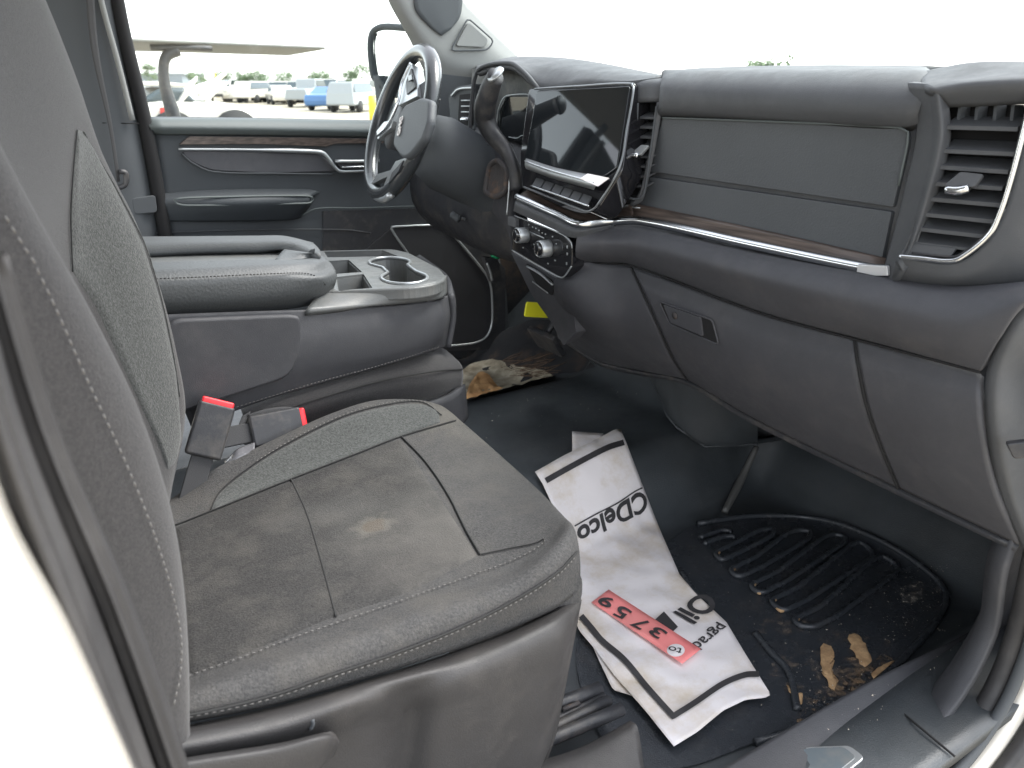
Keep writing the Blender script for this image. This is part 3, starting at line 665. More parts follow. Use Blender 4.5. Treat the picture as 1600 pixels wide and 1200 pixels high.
# ================================================================ STEERING COLUMN AND WHEEL
colm = thing('steering_column', 'grey steering column shroud with a black gear lever, behind the steering wheel', 'steering column', (.95, 1.68, .6))
wc = Y(640, 192, 1.68); wt = Y(660, 72, 1.68); wb = Y(592, 312, 1.68)
WU = (wt-wb).normalized(); LAT = Vector((math.sin(math.radians(7)), math.cos(math.radians(7)), 0)); LAT = (LAT-WU*LAT.dot(WU)).normalized(); WN = LAT.cross(WU); WN = WN if WN.x < 0 else -WN
WC = (wt+wb)/2; RW = (wt-wb).length/2-.012; WP = Plane(WC, WN); wq = lambda px, py, o=0: WP(px, py, o);
ax = -WN
def ring(cn, r, up=WU, lat=LAT, n=16, k=1.0): return [cn+lat*r*math.cos(2*math.pi*i/n)+up*r*k*math.sin(2*math.pi*i/n) for i in range(n)]
def tubes(name, secs, m, par):
    vs = []; fs = []; n = len(secs[0])
    for s in secs: vs += s
    for i in range(len(secs)-1):
        for k in range(n): fs.append((i*n+k, i*n+(k+1) % n, (i+1)*n+(k+1) % n, (i+1)*n+k))
    fs.append(tuple(range(n))); fs.append(tuple((len(secs)-1)*n+k for k in range(n))[::-1])
    return mesh(name, vs, fs, m, par)
tubes('shroud', [ring(WC+ax*.05+Vector((0, 0, -.02)), .045, n=24), ring(WC+ax*.055+Vector((0, 0, -.022)), .066, n=24), ring(WC+ax*.10+Vector((0, 0, -.03)), .082, n=24), ring(WC+ax*.17+Vector((0, 0, -.04)), .080, n=24), ring(WC+ax*.27+Vector((0, 0, -.045)), .078, n=24)], M['pillar'], colm)
# gear lever: slim wrist low at the column, thick oval grip rising to a disc end
tube('gear_lever', [X(808, 296, .92), X(802, 262, .915), X(790, 235, .905), X(768, 208, .895), X(757, 180, .885), X(764, 145, .875), X(775, 118, .87)], [.017, .016, .017, .022, .027, .024, .019], M['black'], colm, 40, seg=18, flat=(.75, (1, 0, 0)))
e = X(775, 117, .868); tube('lever_cap', [e, e+Vector((-.003, 0, .003))], [.0190, .0175], M['silver'], colm, 2, seg=24)
bt = Plane(X(775, 280, .93), (-1, .0, .2))
tube('lever_boot_rim', rnd([bt(758, 300), bt(765, 258), bt(778, 250), bt(793, 268), bt(790, 300), bt(775, 308)], .012), .0065, M['rust'], colm, 50, closed=True)
plate('lever_boot', rnd([bt(759, 298), bt(766, 260), bt(778, 254), bt(791, 270), bt(788, 298), bt(775, 305)], .01), .006, M['rust'], colm, bev=.001)
sw = thing('steering_wheel', 'black leather steering wheel with chrome trimmed spokes and lettered airbag cover', 'steering wheel', tuple(WC))
R_ = RW
tube('rim', ring(WC, R_, n=48), .0168, M['gloss' if 0 else 'black'], sw, closed=True, seg=18)
M['rimleather'] = mat('rim_leather', (.03, .033, .036), .22, bump=.3, bscale=400, coat=.3)
bpy.data.objects['rim'].data.materials[0] = M['rimleather']
tube('rim_trim', [WC+WN*.013+LAT*math.cos(a)*(R_-.006)+WU*math.sin(a)*(R_-.006) for a in [math.radians(-150+i*5) for i in range(52)]], .0022, M['chrome'], sw, seg=8)
ab = [wq(617, 242, .035), wq(606, 225, .035), wq(612, 185, .035), wq(625, 160, .035), wq(650, 148, .035), wq(664, 152, .035), wq(662, 185, .035), wq(652, 215, .035), wq(632, 240, .035), wq(624, 245, .035)]
M['letter'] = mat('pale_lettering', (.62, .58, .56), .4)
M['bright'] = mat('bright_trim', (.62, .63, .64), .3, .5)
air = plate('airbag_cover', [p-WN*.010 for p in ab], .020, M['pad'], sw, r=.01, bev=.008)
plate('spoke', rnd([wq(630, 128, .012), wq(643, 98, .012), wq(652, 130, .014), wq(652, 150, .02), wq(632, 160, .02), wq(622, 165, .02)], .004), .02, M['silver'], sw, bev=.003)
sp1 = plate('control_pad', rnd([wq(634, 128, .018), wq(642, 106, .018), wq(649, 136, .020), wq(635, 148, .020)], .003), .008, M['black'], sw, bev=.002)
plate('button', [wq(637, 118, .024), wq(643, 116, .024), wq(644, 124, .024), wq(638, 127, .024)], .004, M['gloss'], sp1, bev=.001)
plate('spoke', rnd([wq(578, 290, .012), wq(590, 272, .015), wq(610, 266, .018), wq(618, 252, .02), wq(636, 246, .02), wq(628, 262, .016), wq(606, 290, .012), wq(602, 296, .012), wq(596, 300, .012), wq(605, 276, .012), wq(592, 282, .012)], .003), .018, M['silver'], sw, bev=.002)
sp2 = plate('control_pad', rnd([wq(612, 270, .020), wq(630, 250, .022), wq(622, 268, .020), wq(606, 288, .018)], .002), .008, M['black'], sw, bev=.002)
plate('spoke', rnd([wq(588, 205, .014), wq(600, 190, .016), wq(614, 188, .02), wq(610, 200, .02), wq(590, 218, .014)], .003), .016, M['silver'], sw, bev=.003)
tube('spoke_trim', [wq(590, 212, .018), wq(606, 195, .022), wq(622, 160, .024), wq(628, 130, .02), wq(642, 98, .016)], .003, M['chrome'], sw, 30)
plate('spoke', rnd([wq(652, 135, .01), wq(672, 120, .005), wq(676, 150, .005), wq(660, 158, .01)], .003), .02, M['black'], sw, bev=.003)
text('emblem', 'GMC', wq(624, 211, .0275), wq(630, 178, .027)-wq(624, 211, .027), LAT*1.0, .019, M['letter'], air, bold=.0006, ex=.001)
tube('wheel_hub', [WC+ax*.05, WC-ax*.01], [.05, .06], M['black'], sw, 4, seg=20)
tube('spoke_foot', [wq(580, 296, .004), wq(586, 306, .004), wq(600, 312, .004), wq(612, 304, .004)], .008, M['silver'], sw, 12)
# near-side corner of the shell: dash end, hinge pillar and windscreen pillar (just outside the photograph)
plate('end_panel', [Vector((1.02, .405, .84)), Vector((1.95, .405, .84)), Vector((1.95, .405, .25)), Vector((1.14, .405, .27)), Vector((1.04, .405, .50))], .012, M['dash'], dash, nrml=Vector((0, -1, 0)))
plate('hinge_pillar', [Vector((1.22, .375, .86)), Vector((2.0, .375, .86)), Vector((2.0, .375, -.1)), Vector((1.26, .375, .08))], .02, M['white'], cab, nrml=Vector((0, -1, 0)))
tube('pillar_trim', [Vector((2.0, .42, .86)), Vector((1.6, .41, 1.08)), Vector((1.12, .40, 1.32))], .05, M['headliner'], cab, 12, seg=12)
# ================================================================ DRIVER DOOR
door = thing('driver_door', 'dark grey driver door with wood strip, chrome line and speaker, window above', 'truck door', (.9, 2.14, 0))
DY = 2.12
D = lambda px, py, o=0: Y(px, py, DY-o)
loft('door_panel', [
    [D(222, 182, -.05), D(400, 184, -.05), D(600, 188, -.05), D(760, 190, -.05)],
    [D(228, 186, 0), D(400, 188, 0), D(600, 192, 0), D(760, 194, 0)],
    [D(233, 200, .02), D(400, 203, .02), D(600, 206, .02), D(760, 208, .02)],
    [D(238, 214, .004), D(400, 214, .004), D(600, 217, .004), D(760, 220, .004)],
    [D(245, 260, 0), D(400, 262, 0), D(600, 262, 0), D(760, 262, 0)],
    [D(250, 305, -.004), D(400, 300, -.004), D(600, 300, -.004), D(760, 300, -.004)],
    [D(262, 360, 0), D(400, 360, 0), D(600, 360, 0), D(770, 360, 0)],
    [D(280, 430, 0), D(450, 430, 0), D(600, 440, 0), D(790, 450, 0)],
    [D(300, 560, 0), D(450, 555, 0), D(700, 548, 0), D(795, 530, 0)]], M['door'], door, 40, 64, thick=.02)
loft('door_top', [[D(226, 184, -.04), D(400, 186, -.04), D(600, 190, -.04), D(740, 192, -.04)], [D(229, 186, .004), D(400, 187, .004), D(600, 191, .004), D(740, 193, .004)],
    [D(234, 198, .026), D(400, 201, .026), D(600, 205, .026), D(740, 207, .026)], [D(240, 211, .010), D(400, 212, .010), D(600, 215, .010), D(740, 217, .010)]], M['doortop'], door, 30, 18, thick=.006)
plate('wood_strip', [D(280, 226, .012), D(296, 213, .012), D(400, 214, .012), D(600, 217, .012), D(600, 224, .012), D(524, 224, .012), D(510, 229, .012), D(400, 225, .012)], .012, M['wood'], door, r=.004, bev=.002)
plate('armrest_recess', [D(280, 236, .008), D(500, 240, .008), D(530, 268, .008), D(420, 271, .008), D(332, 267, .008), D(300, 254, .008)], .01, M['dash2'], door, r=.02, bev=.003)
tube('recess_edge', [D(284, 240, .010), D(300, 254, .010), D(332, 268, .010), D(430, 271, .010), D(520, 272, .010)], .002, M['pillar'], door, 30)
tube('chrome_line', [D(279, 233, .014), D(400, 234, .014), D(495, 237, .014), D(506, 240, .016), D(528, 266, .018), D(538, 268, .018), D(590, 266, .018)], [.003, .003, .003, .006, .006, .004, .003], M['silver'], door, 60)
hd = plate('door_handle', [D(522, 251, .02), D(592, 250, .02), D(592, 263, .02), D(534, 264, .02)], .012, M['black'], door, r=.004, bev=.002)
tube('handle_bar', [D(524, 252, .024), D(560, 252, .024), D(592, 251, .024)], .0045, M['silver'], hd, 10)
tube('handle_bar', [D(534, 261, .024), D(592, 260, .024)], .002, M['chrome'], hd, 4)
loft('door_pocket', [[D(240, 303, .004), D(330, 296, .004), D(480, 295, .004), D(500, 300, .004)], [D(240, 312, .012), D(330, 309, .05), D(480, 306, .045), D(490, 308, .012)],
    [D(240, 319, .012), D(330, 320, .055), D(478, 317, .05), D(490, 314, .012)], [D(245, 345, .004), D(330, 346, .02), D(450, 344, .02), D(470, 340, .004)]], M['door'], door, 30, 24, thick=.006)
tube('pocket_edge', [D(272, 312, .052), D(300, 309, .054), D(470, 306, .052), D(489, 309, .04), D(487, 316, .046), D(470, 318, .054), D(290, 321, .054), D(274, 317, .052)], .0025, M['doortop'], door, 60, closed=True)
tube('panel_line', [D(468, 338, .006), D(495, 326, .006), D(560, 325, .006), D(700, 320, .006)], .002, M['doortop'], door, 30)
tube('panel_line', [D(240, 364, .006), D(400, 359, .006), D(540, 359, .006), D(580, 364, .006)], .0015, M['dash'], door, 30)
plate('lower_panel', [D(505, 330, .004), D(700, 324, .004), D(790, 420, .004), D(790, 545, .004), D(505, 556, .004)], .006, M['black'], door, bev=.001)
plate('speaker_grille', [D(612, 356, .010), D(694, 352, .010), D(764, 438, .010), D(769, 505, .010), D(754, 532, .010), D(560, 546, .010), D(560, 400, .010)], .008, M['grille'], door, r=.02, bev=.002)
tube('speaker_trim', [D(640, 400, .012), D(611, 356, .012), D(620, 354, .012), D(690, 352, .012), D(698, 356, .012), D(756, 424, .012), D(766, 444, .012), D(769, 475, .012), D(768, 508, .012), D(758, 528, .012), D(735, 537, .012), D(640, 544, .012)], .0035, M['silver'], door, 110, sharp=False)
# window
plate('window', [Vector((.30, 2.19, .76)), Vector((1.28, 2.19, .74)), Vector((1.05, 2.13, 1.25)), Vector((.22, 2.13, 1.25))], .004, M['glass'], door, bev=0)
tube('window_edge', [Vector((.335, 2.17, .775)), Vector((.30, 2.14, 1.05)), Vector((.27, 2.13, 1.27))], .012, M['pillar'], door, 12)
# big towing mirror on the far door
mir = thing('side_mirror', 'tall rectangular towing mirror outside the driver window', 'mirror', (1.1, 2.35, .75))
MP = Plane(Y(610, 110, 2.40), (-.93, -.35, 0)); mq = lambda px, py, o=0: MP(px, py, o)
M['mirror'] = mat('mirror_glass', (.95, .97, .97), .02, 1)
tube('mirror_frame', [mq(583, 50), mq(640, 44), mq(690, 50), mq(690, 150), mq(640, 150), mq(601, 142), mq(598, 126), mq(584, 120)], .010, M['pillar'], mir, 90, closed=True, sharp=False)
plate('mirror_glass', [mq(584, 52, -.004), mq(690, 50, -.004), mq(690, 144, -.004), mq(602, 142, -.004), mq(598, 122, -.004), mq(584, 118, -.004)], .012, M['mirror'], mir, bev=.002)
loft('mirror_arm', [[mq(583, 118, .012), mq(588, 160, .012), mq(590, 200, .012)], [mq(592, 120, .02), mq(599, 140, .02), mq(600, 200, .02)], [mq(600, 130, .012), mq(612, 143, .012), mq(612, 200, .012)]], M['pillar'], mir, 12, 10, thick=.02)
# driver belt strap on far pillar
finish(loft('footwell_side', [[Vector((1.05, 2.17, .76)), Vector((1.8, 2.17, .76))], [Vector((1.05, 2.17, -.1)), Vector((1.8, 2.17, -.1))]], M['carpet'], cab, 4, 4, thick=.02))
bs = thing('seat_belt', 'dark seat belt strap hanging down the far door pillar', 'seat belt', (.25, 2.06, .6))
loft('strap', [[Y(128, -150, 2.06), Y(140, 60, 2.06), Y(170, 200, 2.06), Y(183, 285, 2.06)], [Y(142, -150, 2.06), Y(152, 60, 2.06), Y(176, 200, 2.06), Y(188, 283, 2.06)]], M['belt'], bs, 20, 4, thick=.002)
tube('strap_guide', [Y(186, 268, 2.055), Y(196, 270, 2.055), Y(196, 288, 2.055), Y(184, 294, 2.055)], .006, M['black'], bs, 14)

# ================================================================ CENTRE SEAT CONSOLE
con = thing('centre_console', 'folded centre seat console with padded armrest and twin cup holder', 'console', (.35, 1.33, .15))
# far top rail + armrest body
def ar(px, py, y, dz=0): return Y(px, py, y)+Vector((0, 0, dz))
arm = loft('armrest', [
    [Y(180, 502, 1.20), Y(300, 494, 1.19), Y(440, 484, 1.19), Y(500, 472, 1.20), Y(521, 452, 1.21)],
    [Y(170, 480, 1.165), Y(300, 474, 1.16), Y(440, 464, 1.16), Y(506, 452, 1.175), Y(525, 440, 1.195)],
    [Y(170, 452, 1.16), Y(300, 446, 1.155), Y(440, 438, 1.155), Y(500, 434, 1.165), Y(526, 428, 1.20)],
    [Y(160, 438, 1.165), Y(300, 433, 1.16), Y(440, 427, 1.16), Y(492, 427, 1.175), Y(520, 415, 1.22)],
    [Y(160, 424, 1.185), Y(300, 419, 1.18), Y(440, 412, 1.18), Y(490, 411, 1.195), Y(512, 406, 1.24)],
    [Y(160, 413, 1.25), Y(300, 408, 1.25), Y(430, 405, 1.25), Y(470, 405, 1.25), Y(503, 400, 1.27)]], M['leather'], con, 48, 44, thick=.02, byidx=True)
stitch('stitching', [Y(160, 439, 1.161), Y(300, 434, 1.156), Y(430, 428, 1.156), Y(480, 428, 1.166), Y(500, 436, 1.168), Y(510, 448, 1.172)], M['seam'], arm, length=.005, off=Vector((0, -.001, .001)))
ZA = Y(430, 405, 1.25).z
AT = lambda px, py, dz=0: Z(px, py, ZA+dz)
loft('armrest_rail', [
    [AT(190, 395), AT(300, 391), AT(400, 389), AT(444, 389), AT(500, 399)],
    [AT(190, 389, .006), AT(300, 386, .006), AT(400, 384, .006), AT(460, 384, .006), AT(502, 395, -.002)],
    [AT(190, 380, .008), AT(300, 376, .008), AT(400, 373, .008), AT(455, 373, .008), AT(498, 388, .0)],
    [AT(190, 371, .0), AT(300, 370, .0), AT(400, 369, .0), AT(442, 369, .0), AT(490, 380, -.01)],
    [AT(190, 370, -.1), AT(300, 369, -.1), AT(400, 368, -.1), AT(442, 368, -.1), AT(490, 379, -.1)]], M['leather'], con, 40, 30, thick=.01, byidx=True)
# recess in armrest top
plate('armrest_recess', [AT(180, 414, -.010), AT(436, 408, -.010), AT(452, 388, -.010), AT(180, 386, -.010)], .01, M['tray'], con, bev=0)
loft('recess_front', [[AT(429, 406, 0), AT(436, 398, 0), AT(444, 389, 0)], [AT(429, 406, -.03), AT(436, 398, -.03), AT(444, 389, -.03)]], M['tray'], con, 6, 4, thick=.004)
loft('armrest_nose', [[AT(429, 406, .001), AT(436, 398, .001), AT(444, 389, .001)], [Y(500, 404, 1.27), AT(490, 396, .001), AT(500, 397, .0)]], M['leather'], con, 10, 10, thick=.01)
# tray with cup holders: tray surface is a tilted plane
t0, t1, t2 = Y(500, 460, 1.165), Y(695, 436, 1.165), Y(640, 392, 1.49)
TP = Plane(t1, (t1-Y(525, 458, 1.165)).cross(t2-t1)); TP.n = TP.n if TP.n.z > 0 else -TP.n
T = lambda px, py, o=0: TP(px, py, o)
def ell(cx, cy, rx, ry, n=28, o=0, a0=0, a1=360): return [T(cx+rx*math.cos(math.radians(a0+(a1-a0)*i/n)), cy+ry*math.sin(math.radians(a0+(a1-a0)*i/n)), o) for i in range(n)]
# slab with real holes cut by boolean
tray = plate('cup_holder_tray', rnd([T(500, 455), T(650, 449), T(684, 443), T(697, 432), T(688, 420), T(640, 395), T(615, 389), T(490, 392)], .02), .02, M['tray'], con, bev=.003)
def well(pts, depth, name, par):
    cut = plate('cutter', [p+TP.n*.02 for p in pts], .02+.06, None, None, bev=0); cut.data.materials.append(M['tray'])
    return cut
cuts = []
holes = [([T(524, 433), T(568, 428), T(582, 450), T(527, 454)], .004, .05), ([T(505, 408), T(545, 406), T(566, 425), T(524, 428), T(512, 418)], .004, .06), ([T(506, 393), T(598, 391), T(622, 400), T(512, 402)], .004, .03)]
bmc = bmesh.new()
def addprism(pts, up, dn):
    if nrm(pts).dot(TP.n) < 0: pts = pts[::-1]
    a = [bmc.verts.new(p+TP.n*up) for p in pts]; b = [bmc.verts.new(p-TP.n*dn) for p in pts]; N = len(pts)
    bmc.faces.new(a); bmc.faces.new(b[::-1])
    for i in range(N): bmc.faces.new((a[i], b[i], b[(i+1) % N], a[(i+1) % N]))
def apply_cut(target, bmx):
    me = bpy.data.meshes.new('cut'); bmx.to_mesh(me); co = bpy.data.objects.new('cut', me); C.objects.link(co)
    co.parent = None
    md = target.modifiers.new('bool', 'BOOLEAN'); md.object = co; md.operation = 'DIFFERENCE'; md.solver = 'EXACT'
    # bake modifier result, then drop the cutter
    mods = [m_ for m_ in target.modifiers]
    bpy.context.view_layer.update()
    dg = bpy.context.evaluated_depsgraph_get(); ev = target.evaluated_get(dg)
    nm = bpy.data.meshes.new_from_object(ev); 
    for m_ in list(target.modifiers): target.modifiers.remove(m_)
    target.data = nm; bpy.data.objects.remove(co)
for o_ in (con,): bpy.context.view_layer.update()
W_ = target_fix = None
for h, r_, dp in holes: addprism(rnd(h, r_), .03, .04)
gap_ = .5
def figure8():
    A = [( 612+39*math.cos(a)*1.0, 411+9.5*math.sin(a)) for a in [math.radians(95-i*11.8) for i in range(0)]]
    a = [(609+32*math.cos(math.radians(t)), 411+7.5*math.sin(math.radians(t))) for t in range(150, 391, 12)]
    b = [(632+36*math.cos(math.radians(t)), 435+10*math.sin(math.radians(t))) for t in range(-55, 216, 12)]
    return [T(*p) for p in a]+[T(642, 419), T(650, 425)]+[T(*p) for p in b[1:]]+[T(606, 427), T(598, 419)]
F8 = figure8()
addprism(F8, .03, .04)
# the cutter must be in the same space as the tray mesh: tray uses a parent-inverse identity world, so world coords agree
apply_cut(tray, bmc)
for p in tray.data.polygons: p.use_smooth = False
def cup(name, pts, depth, m):
    if nrm(pts).dot(TP.n) < 0: pts = pts[::-1]
    c0 = sum(pts, Vector())/len(pts); N = len(pts)
    vs = [p-TP.n*.004 for p in pts]+[c0+(p-c0)*.9-TP.n*depth for p in pts]; fs = [(i, (i+1) % N, N+(i+1) % N, N+i) for i in range(N)]+[tuple(range(N, 2*N))]
    o = mesh(name, vs, fs, m, con, False); md = o.modifiers.new('s', 'SOLIDIFY'); md.thickness = .002; md.offset = 1; return o
for h, r_, dp in holes: cup('tray_pocket', rnd([Vector(q) for q in h], r_), dp, M['tray'])
cup('cup_holder', F8, .07, M['tray'])
tube('cup_rim', [p+TP.n*.0015 for p in F8], .0028, M['silver'], con, closed=True, seg=8)
# tray side apron
loft('tray_apron', [
    [T(498, 456, -.002), T(600, 452, -.002), T(655, 449, -.002), T(688, 442, -.002), T(698, 430, -.002)],
    [Y(478, 484, 1.15), Y(600, 477, 1.15), Y(655, 472, 1.15), Y(690, 466, 1.16), Y(699, 458, 1.19)]], M['tray'], con, 30, 8, thick=.01)
# side body (storage box side) , lower moulding panel
loft('console_side', [
    [Y(250, 492, 1.16), Y(400, 486, 1.16), Y(480, 484, 1.158), Y(600, 478, 1.158), Y(680, 470, 1.162), Y(700, 462, 1.20)],
    [Y(255, 540, 1.155), Y(400, 530, 1.15), Y(480, 530, 1.147), Y(600, 512, 1.147), Y(685, 500, 1.155), Y(704, 492, 1.20)],
    [Y(280, 620, 1.155), Y(400, 585, 1.15), Y(480, 570, 1.147), Y(600, 552, 1.147), Y(680, 528, 1.155), Y(700, 520, 1.20)],
    [Y(300, 670, 1.165), Y(400, 630, 1.16), Y(480, 606, 1.157), Y(600, 572, 1.157), Y(660, 554, 1.16), Y(696, 542, 1.20)]], M['console'], con, 50, 36, thick=.01, byidx=True)
plate('console_side_panel', [Y(262, 500, 1.140), Y(462, 492, 1.140), Y(472, 500, 1.140), Y(468, 560, 1.140), Y(452, 590, 1.140), Y(300, 640, 1.140), Y(262, 650, 1.140)], .012, M['console'], con, r=.02, bev=.006, seg=4)
stitch('stitching', [Y(370, 637, 1.150), Y(480, 603, 1.146), Y(600, 570, 1.146), Y(690, 542, 1.165)], M['thread'], con, r=.0006)
loft('console_front', [[Y(700, 462, 1.20), Y(690, 430, 1.4), Y(650, 400, 1.50)], [Y(704, 492, 1.20), Y(698, 460, 1.4), Y(655, 430, 1.50)], [Y(696, 542, 1.20), Y(690, 510, 1.4), Y(650, 480, 1.5)]], M['console'], con, 16, 14, thick=.01)
# centre seat cushion underneath, sloping up to a rounded nose
loft('centre_cushion', [
    [Y(380, 690, 1.17), Y(500, 660, 1.165), Y(600, 635, 1.16), Y(680, 622, 1.16), Y(722, 608, 1.18)],
    [Y(380, 668, 1.155), Y(500, 635, 1.15), Y(600, 605, 1.15), Y(680, 592, 1.15), Y(724, 586, 1.18)],
    [Y(380, 648, 1.16), Y(500, 612, 1.155), Y(600, 588, 1.155), Y(680, 575, 1.16), Y(722, 572, 1.19)],
    [Y(375, 636, 1.19), Y(500, 592, 1.19), Y(600, 562, 1.19), Y(670, 552, 1.19), Y(712, 560, 1.22)],
    [Y(380, 620, 1.40), Y(500, 580, 1.40), Y(600, 550, 1.40), Y(670, 540, 1.4), Y(695, 545, 1.42)]], M['fabric'], con, 50, 34, thick=.02, byidx=True)
tube('cushion_seam', [Y(400, 655, 1.152), Y(500, 622, 1.150), Y(600, 594, 1.149), Y(680, 580, 1.150), Y(722, 577, 1.182)], .0016, M['seam'], con, 40)
loft('seat_base', [[Y(660, 632, 1.15), Y(700, 620, 1.15), Y(722, 606, 1.16), Y(727, 600, 1.25)], [Y(660, 700, 1.15), Y(700, 690, 1.15), Y(726, 660, 1.16), Y(732, 650, 1.25)]], M['console'], con, 20, 8, thick=.01)

# ================================================================ PASSENGER SEAT
seat = thing('passenger_seat', 'stained dark grey cloth passenger seat with stitched bolsters, nearest the open doorway', 'car seat', (.25, .87, .05))
R0 = [Y(215, 1148, .605), Y(420, 1104, .605), Y(600, 1052, .605), Y(780, 990, .605), Y(860, 955, .607), Y(903, 930, .62)]
R1 = [Y(265, 1118, .600), Y(420, 1082, .600), Y(620, 1012, .600), Y(800, 932, .600), Y(870, 885, .604), Y(905, 868, .622)]
R2 = [Y(275, 1090, .612), Y(430, 1042, .612), Y(630, 974, .612), Y(790, 915, .612), Y(862, 862, .618), Y(898, 828, .64)]
R3 = [Y(285, 1060, .66), Y(450, 1000, .66), Y(640, 935, .66), Y(790, 882, .66), Y(850, 846, .665), Y(882, 808, .69)]
R5 = [Y(270, 822, 1.02), Y(400, 772, 1.02), Y(455, 750, 1.02), Y(560, 708, 1.02), Y(627, 683, 1.02), Y(722, 660, 1.02)]
R6 = [Y(255, 786, 1.09), Y(330, 738, 1.09), Y(430, 688, 1.09), Y(530, 643, 1.09), Y(600, 625, 1.09), Y(685, 632, 1.08)]
R7 = [Y(255, 790, 1.125), Y(330, 745, 1.125), Y(430, 695, 1.125), Y(530, 655, 1.125), Y(600, 640, 1.125), Y(660, 640, 1.11)]
R4 = [(a*.5+b*.5)+Vector((0.006, 0, -.004)) for a, b in zip(R3, R5)]
R4[-1] = Y(826, 752, .87); R4[-2] = (R4[-1]*.35+R4[-3]*.65)+Vector((0, 0, .004))
rows = [R0, R1, R2, R3, R4, R5, R6, R7]
for r in rows:
    r.append(r[-1]+Vector((-.004, 0, -.03))); r.append(r[-1]+Vector((-.07, 0, -.05)))
    r.insert(0, r[0]+Vector((-.15, 0, 0)))
STN = [((.40, .80, .36), .16, .9, 12, .40, (.10, .097, .090)), ((.30, .90, .37), .10, .9, 16, .30, (.09, .088, .084)), ((.46, .98, .40), .12, .9, 14, .32, (.12, .115, .105))]
hole = Y(583, 822, .83)
STN += [((hole.x, hole.y, hole.z), .030, .5, 60, .45, (.15, .14, .12)), ((hole.x, hole.y, hole.z), .017, .3, 50, .8, (.085, .07, .055))]
F1 = Y(770, 720, .92); F2 = Y(700, 655, 1.03)
STN += [((F1.x, F1.y, F1.z), .13, .9, 20, .28, (.10, .095, .085)), ((F2.x, F2.y, F2.z), .07, .9, 34, .4, (.14, .13, .11))]
G1 = Y(690, 850, .74); STN.append(((G1.x, G1.y, G1.z), .12, .9, 22, .35, (.13, .12, .11)))
M['insert'] = insert_mat('seat_insert_cloth', STN)
M['cushfab'] = insert_mat('cushion_cloth', STN[5:7], (.034, .034, .035), (.066, .064, .063))
cush = loft('cushion', rows, M['cushfab'], seat, 72, 90, thick=.003, byidx=True)
def onseat(px, py, off=.003, cache={}):
    if 'b' not in cache:
        from mathutils.bvhtree import BVHTree
        me = cush.data; cache['b'] = BVHTree.FromPolygons([v.co.copy() for v in me.vertices], [tuple(p.vertices) for p in me.polygons])
    h = cache['b'].ray_cast(O, ray(px, py).normalized())
    if h[0] is None: return None
    n = h[1] if h[1].dot(O-h[0]) > 0 else -h[1]
    return h[0]+n*off
def path_on(pts, n, off=.003):
    out = []
    for p in cr([Vector((a, b, 0)) for a, b in pts], n):
        q = onseat(p.x, p.y, off)
        if q: out.append(q)
    return out
def tub(name, pts, r, m, par): vs, fs = tube_geo(pts, r, 6); return mesh(name, vs, fs, m, par)
# insert fabric: a thin cover following the cushion
def cover(name, A, B, m, par, off, nu=50, nv=40):
    a = cr([Vector((*p, 0)) for p in A], nu); b = cr([Vector((*p, 0)) for p in B], nu); vs, fs, ok = [], [], []
    for i in range(nu):
        for j in range(nv):
            p = a[i].lerp(b[i], j/(nv-1)); e_ = min(i, j, nu-1-i, nv-1-j); q = onseat(p.x, p.y, off if e_ > 0 else -.001); ok.append(q is not None); vs.append(q or Vector())
    for i in range(nu-1):
        for j in range(nv-1):
            k = i*nv+j; f = (k, k+1, k+nv+1, k+nv)
            if all(ok[x] for x in f): fs.append(f)
    return mesh(name, vs, fs, m, par)
ins = cover('cushion_insert', [(272, 824), (340, 795), (400, 771), (455, 750), (540, 716), (627, 683)], [(292, 1058), (370, 1028), (440, 1000), (525, 965), (640, 926), (750, 868)], M['insert'], cush, .0022)
cover('cushion_bolster', [(330, 798), (345, 770), (400, 726), (460, 690), (540, 652), (610, 634), (660, 632), (688, 646)], [(332, 800), (380, 779), (420, 763), (500, 732), (560, 709), (615, 688), (650, 674), (690, 660)], M['mesh'], cush, .0022, 50, 20)
for pts, r_ in (([(455, 750), (478, 800), (500, 872), (525, 965)], .0022), ([(627, 683), (664, 722), (700, 775), (728, 830), (750, 868)], .0022), ([(272, 823), (340, 796), (455, 750), (560, 709), (627, 683), (712, 658)], .0018),
               ([(330, 798), (345, 768), (400, 724), (460, 688), (540, 650), (610, 632), (660, 630), (690, 650)], .0014), ([(250, 1122), (330, 1108), (420, 1086), (520, 1052), (620, 1018), (720, 978), (800, 938), (870, 893), (900, 862)], .0022),
               ([(752, 868), (800, 858), (838, 850), (852, 842)], .0014)):
    pp = path_on(pts, 60, .0018)
    if len(pp) > 3: tub('seam', pp, r_*.6, M['seam'], cush)
for pts in ([(292, 1060), (400, 1022), (450, 1002), (560, 964), (640, 936), (740, 900), (800, 878), (840, 858), (852, 846), (846, 840)], [(255, 1126), (420, 1090), (520, 1056), (620, 1022), (720, 982), (800, 942), (870, 897), (898, 868)],
            [(400, 722), (460, 686), (540, 648), (610, 630), (660, 629), (688, 648)]):
    pp = path_on(pts, 60, .002)
    if len(pp) > 3: stitch('stitching', pp, M['thread'], cush, r=.0007, length=.0065, off=(O-pp[0]).normalized()*.0015)
